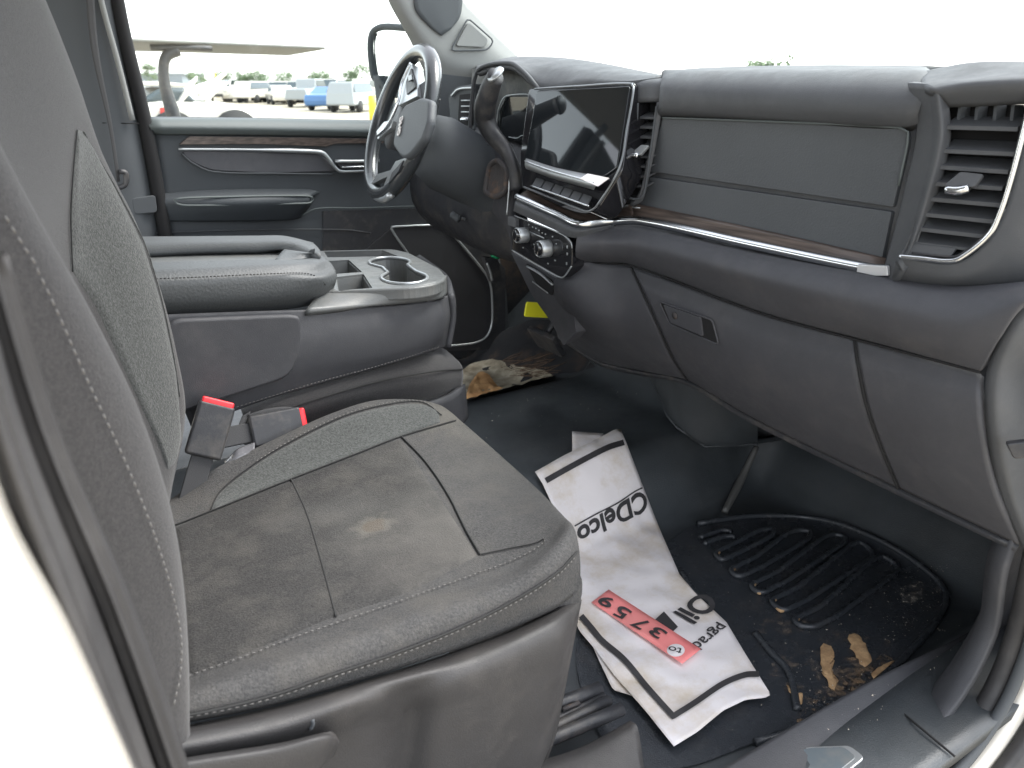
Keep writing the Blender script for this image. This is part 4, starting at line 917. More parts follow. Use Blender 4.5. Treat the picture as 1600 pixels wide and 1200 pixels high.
# side shield with moulded step and lever
loft('side_shield', [
    [Y(205, 1150, .612), Y(420, 1106, .612), Y(600, 1054, .612), Y(780, 992, .612), Y(860, 957, .612), Y(906, 930, .63)],
    [Y(205, 1162, .585), Y(420, 1120, .585), Y(560, 1078, .585), Y(700, 1042, .585), Y(860, 975, .585), Y(905, 950, .61)],
    [Y(205, 1182, .572), Y(430, 1140, .572), Y(570, 1094, .574), Y(640, 1086, .590), Y(700, 1068, .576), Y(868, 1000, .575), Y(900, 975, .60)],
    [Y(205, 1215, .578), Y(430, 1172, .578), Y(570, 1140, .582), Y(640, 1120, .600), Y(690, 1110, .578), Y(862, 1050, .574), Y(893, 1020, .60)],
    [Y(205, 1290, .580), Y(430, 1280, .580), Y(570, 1260, .586), Y(620, 1250, .602), Y(670, 1240, .580), Y(830, 1190, .576), Y(868, 1140, .60)],
    [Y(205, 1340, .585), Y(430, 1330, .585), Y(570, 1320, .59), Y(620, 1310, .60), Y(670, 1300, .585), Y(815, 1250, .58), Y(850, 1190, .60)]], M['shield'], seat, 60, 60, thick=.01)
loft('shield_front', [[Y(902, 940, .62), Vector((.478, .70, .31)), Vector((.48, .9, .31)), Vector((.48, 1.1, .31))],
    [Y(868, 1140, .60), Vector((.41, .68, .16)), Vector((.43, .9, .16)), Vector((.43, 1.1, .16))], [Y(850, 1190, .60), Vector((.42, .66, .10)), Vector((.43, .9, .10)), Vector((.43, 1.1, .10))]], M['shield'], seat, 20, 12, thick=.01)
loft('recline_lever', [[Y(180, 1205, .565), Y(300, 1182, .565), Y(440, 1160, .565), Y(515, 1143, .565), Y(526, 1150, .57)],
    [Y(180, 1215, .550), Y(300, 1194, .550), Y(440, 1172, .550), Y(512, 1152, .550), Y(530, 1160, .57)],
    [Y(180, 1300, .550), Y(300, 1290, .550), Y(430, 1260, .550), Y(500, 1200, .550), Y(522, 1180, .57)]], M['shield'], seat, 30, 24, thick=.012)
tube('shield_mark', [Y(488, 1124, .572), Y(489, 1132, .572), Y(485, 1140, .572)], .0018, M['pillar'], seat, 6)
# seat rails on the floor
for a, b, r_ in (((820, 1122), (938, 1076), .011), ((820, 1160), (952, 1094), .008), ((820, 1172), (972, 1108), .010), ((820, 1148), (945, 1086), .004)):
    tube('seat_rail', [Z(*a, .045), Z(*b, .045)], r_, M['black'], seat, 4, seg=6)
finish(tube('rail_screw', [Z(880, 1108, .052), Z(905, 1098, .052)], .003, M['rust'], seat, 3), label='rusty bolt row inside the seat rail')
loft('rail_cover', [[Z(800, 1200, .06), Z(900, 1170, .06), Z(985, 1126, .06)], [Z(800, 1212, .07), Z(900, 1185, .07), Z(996, 1136, .07)], [Z(800, 1300, .06), Z(920, 1290, .06), Z(1008, 1210, .04)]], M['shield'], seat, 20, 16, thick=.03)
# backrest
def yy(l_, y_): return [Y(a, b, y_) for a, b in l_]
zz = [.30, .42, .52, .62, .70, .78, .86, .95, 1.05]
def atz(pts):      # resample a row so that every row shares the same heights
    P = sorted(cr(pts, 120), key=lambda p: p.z); out = []
    for z in zz:
        if z <= P[0].z: out.append(P[0]+(P[1]-P[0])*0+Vector((0, 0, z-P[0].z))); continue
        if z >= P[-1].z:
            d = (P[-1]-P[-12]); out.append(P[-1]+d*((z-P[-1].z)/max(.02, d.z))); continue
        for a, b in zip(P, P[1:]):
            if a.z <= z <= b.z: out.append(a.lerp(b, (z-a.z)/max(1e-6, b.z-a.z))); break
    return out
N1 = atz(yy([(272, 1112), (281, 1050), (280, 980), (252, 872), (203, 742), (133, 592), (62, 432), (0, 328), (-70, 200)], .575))
N0 = [p+Vector((-.12, .012, 0)) for p in N1]
NA = [p+Vector((-.06, -.004, 0)) for p in N1]
N2 = atz(yy([(270, 1118), (288, 1080), (291, 1010), (289, 940), (274, 830), (240, 700), (182, 560), (102, 420), (0, 222), (-70, 90)], .605))
N6 = atz(yy([(255, 765), (276, 735), (288, 690), (286, 620), (262, 490), (222, 370), (187, 297), (157, 240), (123, 180), (108, 110), (95, 60), (80, 25), (55, -5)], 1.115))
N5 = atz(yy([(240, 800), (180, 640), (130, 500), (110, 420), (107, 330), (118, 205), (100, 120), (60, 0)], 1.02))
N3 = [a*.8+b*.2+Vector((-.03, 0, 0)) for a, b in zip(N2, N5)]
N4 = [a*.5+b*.5+Vector((-.045, 0, 0)) for a, b in zip(N2, N5)]
N55 = [a*.3+b*.7+Vector((.008, 0, 0)) for a, b in zip(N5, N6)]
N7 = [p+Vector((-.03, .015, 0)) for p in N6]; N8 = [p+Vector((-.12, .015, 0)) for p in N6]
back = loft('backrest', [N0, NA, N1, N2, N3, N4, N5, N55, N6, N7, N8], M['fabric'], seat, 64, 100, byidx=True)
from mathutils.bvhtree import BVHTree
_bb = BVHTree.FromPolygons([v_.co.copy() for v_ in back.data.vertices], [tuple(p_.vertices) for p_ in back.data.polygons])
def onback(px, py, off=.002):
    h = _bb.ray_cast(O, ray(px, py).normalized())
    if h[0] is None: return None
    n = h[1] if h[1].dot(O-h[0]) > 0 else -h[1]
    return h[0]+n*off
pp = [q for q in (onback(p.x, p.y) for p in cr([Vector((a, b, 0)) for a, b in [(270, 1098), (279, 1050), (279, 985), (251, 873), (202, 742), (132, 590), (61, 432), (0, 328)]], 80)) if q]
stitch('stitching', pp, M['thread'], back, n=260, r=.0007, length=.007, off=Vector((0, -.0012, .0005)))
def coverb(name, A, B, m, off, nu=40, nv=16):
    a = poly([Vector((*p, 0)) for p in A], nu); b = poly([Vector((*p, 0)) for p in B], nu); vs, fs, ok = [], [], []
    for i in range(nu):
        for j in range(nv):
            p = a[i].lerp(b[i], j/(nv-1)); e_ = min(j, nv-1-j, i, nu-1-i); q = onback(p.x, p.y, off if e_ else 0); ok.append(q is not None); vs.append(q or Vector())
    for i in range(nu-1):
        for j in range(nv-1):
            k = i*nv+j; f = (k, k+1, k+nv+1, k+nv)
            if all(ok[x] for x in f) and max((vs[x]-vs[f[0]]).length for x in f) < .06: fs.append(f)
    return mesh(name, vs, fs, m, back)
coverb('backrest_bolster', [(119, 202), (109, 330), (111, 420), (150, 480), (200, 590), (250, 700), (262, 735)], [(128, 205), (178, 290), (224, 382), (252, 470), (276, 580), (283, 680), (272, 725)], M['mesh'], .003)
sm_ = [q for q in (onback(*p, .002) for p in [(118, 203), (112, 260), (108, 330), (109, 380), (111, 425)]) if q]
if len(sm_) > 2: tub('seam', cr(sm_, 20), .0009, M['seam'], back)
sm_ = [q for q in (onback(*p, .002) for p in [(128, 206), (153, 250), (178, 293), (205, 343), (224, 382), (240, 430), (256, 490), (270, 560), (279, 620)]) if q]
if len(sm_) > 2: tub('piping', cr(sm_, 40), .0010, M['mesh'], back)

# ---------------- belt buckles between seat and console
def buckle(loc, rx, rot, label, strap=True):
    t = thing('seat_belt_buckle', label, 'seat belt buckle', (0, 0, 0), 'red buttoned seat belt buckles beside the console')
    Rm = rot
    def bx(name, c_, s_, m, bev):
        o = box(name, 0, 0, 0, *s_, M[m], t, bev)
        for v_ in o.data.vertices: v_.co = Rm @ (v_.co+Vector(c_))+Vector(loc)
        return o
    b = bx('buckle_body', (0, 0, 0), (.050, .022, .078), 'black', .005)
    bx('release_button', (0, -.003, .040), (.044, .014, .010), 'red', .003).parent = b
    o = bx('stem', (0, 0, -.065), (.030, .008, .08), 'belt', .002)
    return t
p1 = Y(334, 680, 1.10)
def basis(right, up):
    r = right.normalized(); u = (up-r*up.dot(r)).normalized(); f = u.cross(r)
    return Matrix((r, f, u)).transposed()
PB = Plane(p1, (-.15, -1, .35)); pb = lambda px, py: PB(px, py)
b1 = buckle(pb(328, 672), 0, basis(pb(364, 652)-pb(314, 640), pb(340, 640)-pb(322, 716)), 'upright black seat belt buckle with red button on top')
p2 = Y(430, 668, 1.13); PB2 = Plane(p2, (-.1, -1, .5)); pc = lambda px, py: PB2(px, py)
b2 = buckle(pc(432, 668), 0, basis(pc(462, 672)-pc(455, 638), pc(470, 655)-pc(395, 685)), 'second black buckle lying on its side in a webbing loop, red end forward')
wb_ = thing('belt_loop', 'black belt webbing loop curling around the second buckle', 'belt strap', tuple(pc(400, 675)))
loft('webbing', [[pc(378, 650), pc(372, 670), pc(378, 692), pc(400, 700)], [pc(392, 642), pc(384, 665), pc(390, 690), pc(404, 698)]], M['belt'], wb_, 20, 5, thick=.002)
loft('webbing', [[pc(385, 648), pc(420, 638), pc(455, 636), pc(475, 645)], [pc(388, 655), pc(420, 646), pc(455, 643), pc(474, 650)]], M['belt'], wb_, 20, 5, thick=.002)
M['bag'] = mat('plastic_wrap', (.12, .12, .13), .15, bump=3, bscale=60, coat=.5)
finish(loft('plastic_wrap', [[Y(350, 720, 1.11), Y(370, 702, 1.11), Y(398, 692, 1.11)], [Y(352, 728, 1.09), Y(375, 712, 1.09), Y(398, 706, 1.09)], [Y(345, 745, 1.10), Y(372, 728, 1.10), Y(402, 716, 1.10)]], M['bag'], None, 14, 12, thick=.002, warp=lambda p: p+Vector((0, 0, .004*noise.noise(p*60)))), 'crumpled clear plastic wrap tucked between seat and console', 'plastic wrap')
# ================================================================ FLOOR: LINER, TORN CARPET, PAPER, TAG
lin = thing('floor_liner', 'black moulded rubber floor liner with raised ribs in the passenger footwell', 'floor mat', tuple(FL(1250, 900)))
rim_px = [(1090, 818), (1180, 806), (1285, 812), (1370, 842), (1440, 885), (1478, 925), (1470, 960), (1425, 1015), (1370, 1065), (1315, 1105), (1260, 1135), (1180, 1160), (1060, 1200), (960, 1180), (900, 1020), (960, 900), (1040, 850)]
cen = (1200, 960)
vs, fs = [], []; rp = cr([Vector((*p, 0)) for p in rim_px], 72, True); K = 14
for i, p in enumerate(rp):
    for k in range(K+1):
        f = k/K; q = Vector((*cen, 0)).lerp(p, f)
        vs.append(FL(q.x, q.y, .004))
n_ = len(rp)
for i in range(n_):
    j = (i+1) % n_
    for k in range(K): fs.append((i*(K+1)+k, i*(K+1)+k+1, j*(K+1)+k+1, j*(K+1)+k))
mesh('liner_well', vs, fs, M['liner'], lin)
tube('liner_rim', [FL(p.x, p.y, .008) for p in cr([Vector((*p, 0)) for p in rim_px[:12]], 60)], .006, M['liner'], lin, seg=8)
# raised loops
def loop(px): return tube_geo(rnd([FL(a, b, .0085) for a, b in px], .010), .0056, 8, closed=len(px) > 4)
loops = []
heads = [((1190, 828), (1210, 826)), ((1245, 828), (1268, 830)), ((1302, 834), (1322, 838)), ((1345, 846), (1364, 862)), ((1380, 868), (1404, 884))]
tails = [((1118, 866), (1132, 874)), ((1142, 892), (1160, 900)), ((1174, 916), (1192, 926)), ((1206, 940), (1226, 954)), ((1242, 970), (1272, 980))]
for (h0, h1), (t0_, t1_) in zip(heads, tails):
    mx0 = (h0[0]*.5+t0_[0]*.5+8, h0[1]*.5+t0_[1]*.5+4); mx1 = (h1[0]*.5+t1_[0]*.5+8, h1[1]*.5+t1_[1]*.5+4)
    loops.append([h0, (h0[0]-16, h0[1]+6), (t0_[0]+40, t0_[1]-22), (t0_[0]-2, t0_[1]-2), (t0_[0]+6, t0_[1]+8), t1_, (t1_[0]+34, t1_[1]-16), (h1[0]-4, h1[1]+12), h1])
loops.append([(1092, 840), (1128, 828), (1145, 830)]); loops.append([(1098, 850), (1130, 838), (1150, 838)])
multi('tread_ribs', [loop(l_) for l_ in loops], M['liner'], lin)
# worn pale edges and caked mud on the ribs and the rear of the liner
def patch(px, name, m, par, off=.0075, amp=.002, lab=None):
    pts = cr([Vector((*p, 0)) for p in px], 30, True); pts = [p+Vector((noise.noise(p*.13)*5, noise.noise(p*.13+Vector((9, 0, 0)))*5, 0)) for p in pts]; c0 = sum(pts, Vector())/30; vs = [FL(c0.x, c0.y, off+.0005)]; fs = []
    for f, h in ((.5, off+.0005), (.85, off+.0002), (1, off-.002)):
        for p in pts: q = c0.lerp(p, f); vs.append(FL(q.x, q.y, h)+Vector((0, 0, amp*noise.noise(Vector((q.x, q.y, 0))*.05))))
    for i in range(30): fs.append((0, 1+i, 1+(i+1) % 30))
    for r in (0, 1):
        for i in range(30): a = 1+r*30+i; b = 1+r*30+(i+1) % 30; fs.append((a, a+30, b+30, b))
    o = mesh(name, vs, fs, m, par)
    if lab: o['label'] = lab
    return o
for px in ([(1328, 990), (1340, 992), (1356, 1012), (1362, 1034), (1352, 1042), (1342, 1030), (1330, 1012)], [(1362, 1050), (1378, 1040), (1396, 1034), (1392, 1044), (1366, 1060)], [(1283, 1010), (1300, 1009), (1303, 1032), (1300, 1050), (1308, 1066), (1302, 1077), (1295, 1072), (1292, 1056), (1284, 1046)],
           [(1228, 1068), (1240, 1080), (1256, 1086), (1250, 1100), (1244, 1104), (1236, 1088)], [(1284, 1050), (1292, 1052), (1306, 1064), (1302, 1076), (1296, 1072)]):
    patch(px, 'mud_patch', M['tan'], lin)
for a, b in tails:
    multi('worn_rib_end', [tube_geo(cr([FL(a[0]+6, a[1]-3, .0085), FL(a[0]+1, a[1]+2, .0085), FL(b[0]-6, b[1]+1, .0085), FL(b[0], b[1]-1, .0085)], 12), .0028, 6)], M['tan'], lin)
# shiny worn bar impressions at the lower left of the liner
for px in ([(1180, 990), (1205, 1020), (1232, 1050), (1246, 1110)], [(1065, 895), (1085, 925), (1110, 945)]):
    tube('liner_channel', [FL(a, b, .006) for a, b in px], .0065, M['liner'], lin, 40, seg=8)
# gritty film and a painted glint, with gaps where the rubber shows through
def film(name, col, lo, hi, sc):
    m = bpy.data.materials.new(name); m.use_nodes = True; t = m.node_tree; b = t.nodes['Principled BSDF']; b.inputs['Base Color'].default_value = (*col, 1); b.inputs['Roughness'].default_value = .95
    tc = t.nodes.new('ShaderNodeTexCoord'); n = t.nodes.new('ShaderNodeTexNoise'); n.inputs['Scale'].default_value = sc; n.inputs['Detail'].default_value = 8; n.inputs['Roughness'].default_value = .75
    r = t.nodes.new('ShaderNodeValToRGB'); r.color_ramp.elements[0].position = lo; r.color_ramp.elements[1].position = hi
    t.links.new(tc.outputs['Object'], n.inputs[0]); t.links.new(n.outputs[0], r.inputs[0]); t.links.new(r.outputs[0], b.inputs['Alpha']); return m
M['film'] = film('mud_film', (.30, .20, .12), .50, .72, 60); M['film2'] = film('mud_film_thin', (.26, .20, .15), .54, .80, 35); M['film3'] = film('glint_film', (.42, .38, .33), .48, .70, 90)
for px in ([(1240, 1135), (1300, 1112), (1350, 1070), (1400, 1030), (1380, 1020), (1330, 1060), (1290, 1080), (1250, 1110)], [(1310, 1080), (1360, 1065), (1370, 1030), (1330, 1020), (1300, 1060)]): patch(px, 'mud_smear', M['film'], lin, .0055, 0)
patch([(1180, 960), (1250, 960), (1330, 985), (1400, 1000), (1380, 1060), (1280, 1110), (1220, 1080), (1180, 1020)], 'mud_smear', M['film2'], lin, .0050, 0)
patch([(1405, 925), (1425, 908), (1442, 912), (1438, 935), (1412, 942)], 'painted_glint', M['film3'], lin, .0055, 0)  # pale glint on the liner, its shine put into the colour
# scattered grit
g = []
for i in range(420):
    f = random.random()
    px, py = random.choice([(random.uniform(1240, 1400), random.uniform(1040, 1140)), (random.uniform(730, 1000), random.uniform(600, 700)), (random.uniform(1000, 1500), random.uniform(850, 1150)), (random.uniform(1380, 1480), random.uniform(880, 1000))])
    p = FL(px, py, .007); s = random.uniform(.0006, .0016)
    if px > 1380 and py > 1080: continue
    vs_ = [p+Vector((random.uniform(-s, s), random.uniform(-s, s), z_*s)) for z_ in (0, 0, 0, 1)]
    g.append((vs_, [(0, 1, 3), (1, 2, 3), (2, 0, 3), (0, 2, 1)]))
finish(multi('grit', g, mat('pale_grit', (.45, .40, .33), .9), None, False), 'pale grit scattered over the rubber floor', 'grit', kind='stuff')
# toe step moulding under the dash
stp = thing('heater_duct_cover', 'dark plastic duct cover under the dashboard at the middle of the floor', 'duct cover', (1.25, 1.15, .1))
cvA = [Y(1000, 560, 1.26), Y(1040, 575, 1.18), Y(1060, 585, 1.14), Y(1110, 610, 1.08), Y(1185, 640, 1.0)]
cvB = [Y(1036, 632, 1.22), Y(1042, 648, 1.19), Y(1058, 668, 1.15), Y(1102, 698, 1.09), Y(1184, 694, 1.03)]
loft('cover', [cvA, cvB, [p+Vector((.15, 0, -.02)) for p in cvB]], M['rubber'], stp, 61, 21, thick=.01, straight=True)
tube('cover_edge', cvB, .003, M['rubber'], stp, 60, sharp=True)
tube('floor_ridge', [FL(1182, 698, .004), FL(1160, 745, .004), FL(1132, 800, .004)], [.006, .010, .007], mat('ridge_rubber', (.12, .12, .115), .45), None, 20)
finish(bpy.data.objects['floor_ridge'], 'pale moulded rubber ridge rising from the footwell to the duct', 'ridge')
# torn carpet on the driver side of the tunnel
tc_ = thing('torn_carpet', 'torn black carpet with exposed pale underfelt and orange foam beside the centre seat', 'carpet', tuple(FL(800, 590)))
def sheet(px_rows, name, m, off, par, amp=.006, fr=30, nu=30, nv=16):
    R = [cr([Vector((*p, 0)) for p in r], nu) for r in px_rows]; vs, fs = [], []
    for i in range(nu):
        col_ = cr([r[i] for r in R], nv)
        for q in col_:
            w_ = FL(q.x, q.y, off); vs.append(w_+Vector((0, 0, amp*noise.noise(w_*fr))))
    for i in range(nu-1):
        for j in range(nv-1): a = i*nv+j; fs.append((a, a+1, a+nv+1, a+nv))
    return mesh(name, vs, fs, m, par)
sheet([[(690, 545), (760, 530), (830, 500), (900, 500)], [(700, 580), (770, 560), (840, 540), (905, 540)], [(715, 628), (780, 612), (860, 587), (930, 572)]], 'carpet', M['carpet'], .008, tc_, .012, 14)
sheet([[(722, 578), (745, 566), (775, 562), (810, 572), (850, 578)], [(722, 600), (750, 592), (785, 590), (815, 590), (862, 584)], [(722, 624), (755, 616), (795, 606), (825, 598), (865, 588)]], 'underfelt', M['felt'], .014, tc_, .006, 40)
sheet([[(734, 600), (748, 582), (760, 582), (772, 596)], [(730, 612), (748, 600), (766, 598), (780, 604)], [(727, 623), (748, 618), (768, 612), (787, 606)]], 'foam', M['foam'], .019, tc_, .004, 60, 20, 12)
strands = []
for i in range(40):
    x0, y0 = random.uniform(780, 850), random.uniform(560, 592); a = random.uniform(-.5, .1); L_ = random.uniform(15, 45)
    strands.append(tube_geo([FL(x0, y0, .020), FL(x0+L_*.5, y0+L_*.5*a+random.uniform(-2, 2), .024), FL(x0+L_, y0+L_*a, .016)], .0008, 4))
multi('carpet_fibres', strands, mat('rusty_fibre', (.14, .09, .06), .9), tc_)
# paper floor mat
pm = thing('paper_floor_mat', 'crumpled white paper floor mat with black border and lettering, lying in the footwell', 'paper mat', tuple(FL(1000, 900)))
def paper_off(p): return .018+.006*noise.noise(Vector((p.x*9, p.y*9, 1)))+.0035*noise.noise(Vector((p.x*28, p.y*22, 4)))+.005*(abs(noise.noise(Vector((p.x*16+p.y*7, p.y*13, 8))))-.1)
def PL(px, py, o=0):
    q = FL(px, py, .014); 
    for _ in range(2): q = FL(px, py, paper_off(q)+o)
    return q
def paper(rows_, name, extra=0, nu=26, nv=70, par=pm, m='paper'):
    Rr = [poly([Vector((*p, 0)) for p in r], nu) for r in rows_]; vs, fs = [], []
    for i in range(nu):
        for q in poly([r[i] for r in Rr], nv): vs.append(PL(q.x, q.y, extra))
    for i in range(nu-1):
        for j in range(nv-1): a = i*nv+j; fs.append((a, a+1, a+nv+1, a+nv))
    o = mesh(name, vs, fs, M[m], par); md = o.modifiers.new('s', 'SOLIDIFY'); md.thickness = .0006; return o
paper([[(894, 674), (942, 677)], [(894, 720), (960, 715)], [(900, 800), (990, 790)]], 'under_sheet', -.006, 8, 20)
paper([[(905, 960), (960, 960)], [(935, 1030), (1000, 1030)], [(958, 1078), (1040, 1100)], [(985, 1084), (1060, 1120)]], 'under_sheet', -.005, 10, 20)
top = paper([[(836, 737), (880, 712), (940, 682), (962, 670), (970, 671)],
       [(848, 756), (890, 733), (945, 702), (978, 690)],
       [(868, 800), (910, 790), (960, 765), (1004, 758)],
       [(885, 850), (930, 850), (980, 835), (1033, 832)],
       [(890, 910), (950, 905), (1010, 895), (1062, 898)],
       [(895, 960), (950, 950), (1020, 930), (1076, 918), (1088, 928)],
       [(905, 985), (960, 980), (1050, 975), (1135, 972)],
       [(928, 1012), (980, 1020), (1070, 1010), (1165, 1022)],
       [(960, 1055), (1020, 1062), (1100, 1050), (1190, 1062)],
       [(1010, 1112), (1050, 1110), (1110, 1090), (1199, 1076), (1204, 1084)],
       [(1053, 1166), (1090, 1143), (1130, 1110), (1165, 1093), (1195, 1090), (1203, 1086)]], 'sheet', 0)
def band(pts, wpx, name, extra=.0028):
    pth_ = cr([Vector((*p, 0)) for p in pts], 50); vs = []; fs = []
    for i, p in enumerate(pth_):
        t_ = (pth_[min(i+1, 49)]-pth_[max(i-1, 0)]).normalized(); n = Vector((-t_.y, t_.x, 0))*wpx/2
        vs += [PL(*(p+n).xy, extra), PL(*(p-n).xy, extra)]
    for i in range(49): fs.append((2*i, 2*i+1, 2*i+3, 2*i+2))
    return mesh(name, vs, fs, M['ink'], pm)
band([(853, 751), (905, 722), (950, 699), (975, 691)], 9, 'border_line')
band([(898, 822), (930, 804), (965, 786), (992, 768), (1004, 762)], 2.2, 'border_line')
band([(908, 962), (925, 982), (940, 1000), (975, 1030), (1010, 1072), (1033, 1098), (1054, 1121)], 9, 'border_line')
band([(1050, 1120), (1085, 1098), (1130, 1068), (1165, 1054), (1186, 1053)], 9, 'border_line')
def drp(extra):
    def f(p, z):
        return Vector((p.x, p.y, floor_h(p.x, p.y)+paper_off(p)+extra+max(z, 0)))
    return f
def txt_on(s, p0, p1, upx, hpx, name, m, bold, shear=0, ex=.0026, sx=1.0, par=pm, gap=0):
    a, b = PL(*p0), PL(*p1); u = PL(p0[0]+upx[0]*hpx, p0[1]+upx[1]*hpx); hgt = (u-a).length
    o = text(name, s, a, b-a, u-a, hgt/.70, m, par, bold=bold, shear=shear, ex=.0002, sx=sx)
    me = o.data; xs_ = [(v_.co-a).dot((b-a).normalized()) for v_ in me.vertices]; W0 = max(xs_)
    k = (b-a).length/W0; r_ = (b-a).normalized()
    bm = bmesh.new(); bm.from_mesh(me); bmesh.ops.triangulate(bm, faces=bm.faces)
    for _ in range(3):
        ee = [e_ for e_ in bm.edges if e_.calc_length() > .008]
        if ee: bmesh.ops.subdivide_edges(bm, edges=ee, cuts=1); bmesh.ops.triangulate(bm, faces=bm.faces)
    bm.to_mesh(me); bm.free()
    for v_ in me.vertices:
        d_ = (v_.co-a); t_ = d_.dot(r_); p = v_.co+r_*(t_*(k-1)); v_.co = Vector((p.x, p.y, floor_h(p.x, p.y)+paper_off(p)+ex))
    return o
txt_on('CDelco', (1008, 768), (898, 829), (.42, .95), 27, 'lettering', M['ink'], .0014, .25)
txt_on('Oil', (1094, 926), (1052, 959), (.55, .85), 30, 'lettering', M['ink'], .0016)
band([(1030, 962), (1052, 986)], 20, 'lettering')
txt_on('pgrad', (1126, 975), (1080, 1008), (.5, .86), 13, 'lettering', M['ink'], .0003)
# pink number tag on the paper
tg = thing('number_tag', 'pink paper strip tag numbered 3759 lying on the white paper mat', 'tag', tuple(PL(1010, 980)))
def tagoff(p): return paper_off(p)+.004
TA, TB, TC, TD = (951, 921), (1095, 1014), (1066, 1037), (924, 941)
vs, fs = [], []
for i in range(24):
    f = i/23; a = Vector((*TA, 0)).lerp(Vector((*TB, 0)), f); b = Vector((*TD, 0)).lerp(Vector((*TC, 0)), f)
    for j in range(5):
        q = a.lerp(b, j/4); vs.append(PL(q.x, q.y, .004+.004*f*f))
for i in range(23):
    for j in range(4): k = i*5+j; fs.append((k, k+1, k+6, k+5))
tgs = mesh('tag_strip', vs, fs, M['pink'], tg); md = tgs.modifiers.new('s', 'SOLIDIFY'); md.thickness = .0004
def on_tag(px, py, o=.001):
    # 3d point on strip
    f = max(0, min(1, (px-937)/145)); return PL(px, py, .004+.004*f*f+o)
def tag_text(s, p0, p1, upx, hpx, bold, name='digits'):
    a = on_tag(*p0); b = on_tag(*p1); u = on_tag(p0[0]+upx[0]*hpx, p0[1]+upx[1]*hpx)
    o = text(name, s, a, b-a, u-a, (u-a).length/.70, M['ink'], tg, bold=bold, ex=.0004)
    me = o.data; r_ = (b-a).normalized(); W0 = max((v_.co-a).dot(r_) for v_ in me.vertices); k = (b-a).length/W0
    for v_ in me.vertices:
        t_ = (v_.co-a).dot(r_); p = v_.co+r_*(t_*(k-1)); px_f = t_*k/(b-a).length; px_ = p0[0]+(p1[0]-p0[0])*px_f
        f = max(0, min(1, (px_-937)/145)); v_.co = Vector((p.x, p.y, floor_h(p.x, p.y)+paper_off(p)+.004+.004*f*f+.0022))
    return o
tag_text('3', (1046, 991), (1026, 979), (-.62, .78), 18, .0006)
tag_text('7', (1018, 975), (1000, 964), (-.62, .78), 18, .0006)
tag_text('5', (990, 957), (970, 946), (-.62, .78), 18, .0006)
tag_text('9', (964, 941), (944, 930), (-.62, .78), 18, .0006)
cd = [on_tag(1056+14*math.cos(a)*1.0, 1016+10*math.sin(a)*1.0, .0009) for a in [i*math.pi/10 for i in range(20)]]
finish(mesh('white_disc', cd, [tuple(range(20))], M['paper'], tg, False), label='white circle printed on the tag')
tag_text('to', (1067, 1014), (1046, 1010), (-.25, .97), 12, .0001)

# ---------------- small things in the driver footwell
ye = thing('yellow_tab', 'bright yellow plastic tab hanging below the centre stack', 'tab', tuple(Y(832, 485, 1.5)))
plate('tab', [Y(824, 472, 1.5), Y(842, 473, 1.5), Y(858, 497, 1.5), Y(820, 495, 1.5)], .006, M['yellow'], ye, r=.005, bev=.001)
cb = thing('hanging_cable', 'thin grey cable with green plug hanging under the steering column', 'cable', tuple(Y(740, 350, 1.75)))
tube('cable', [Y(708, 337, 1.75), Y(722, 341, 1.75), Y(734, 347, 1.75), Y(750, 370, 1.75), Y(770, 396, 1.75)], .0035, M['silver'], cb, 30)
tube('clip', [Y(706, 335, 1.76), Y(718, 343, 1.74)], .009, M['pillar'], cb, 6, seg=10)
tube('plug', [Y(769, 398, 1.75), Y(779, 402, 1.75)], .006, M['green'], cb, 4)
plate('connector', [Y(757, 402, 1.75), Y(778, 404, 1.75), Y(786, 440, 1.75), Y(770, 442, 1.75)], .02, M['black'], cb, r=.003)
tube('connector_edge', [Y(761, 411, 1.74), Y(766, 424, 1.74), Y(769, 438, 1.74)], .003, M['silver'], cb, 8)
pd_ = thing('brake_pedal', 'dark brake pedal below the driver dash', 'pedal', (1.15, 1.7, .25))
plate('pedal_pad', [Vector((1.18, 1.76, .22)), Vector((1.18, 1.64, .22)), Vector((1.22, 1.64, .16)), Vector((1.22, 1.76, .16))], .015, M['black'], pd_, r=.01)
tube('pedal_arm', [Vector((1.2, 1.70, .2)), Vector((1.3, 1.70, .35)), Vector((1.3, 1.70, .48))], .008, M['black'], pd_, 8)
# driver seat (same kind, mostly hidden behind the console)
def copy_tree(o, parent=None):
    c_ = o.copy(); C.objects.link(c_)
    if parent: c_.parent = parent
    for ch in [k for k in C.objects if k.parent == o]: copy_tree(ch, c_)
    return c_

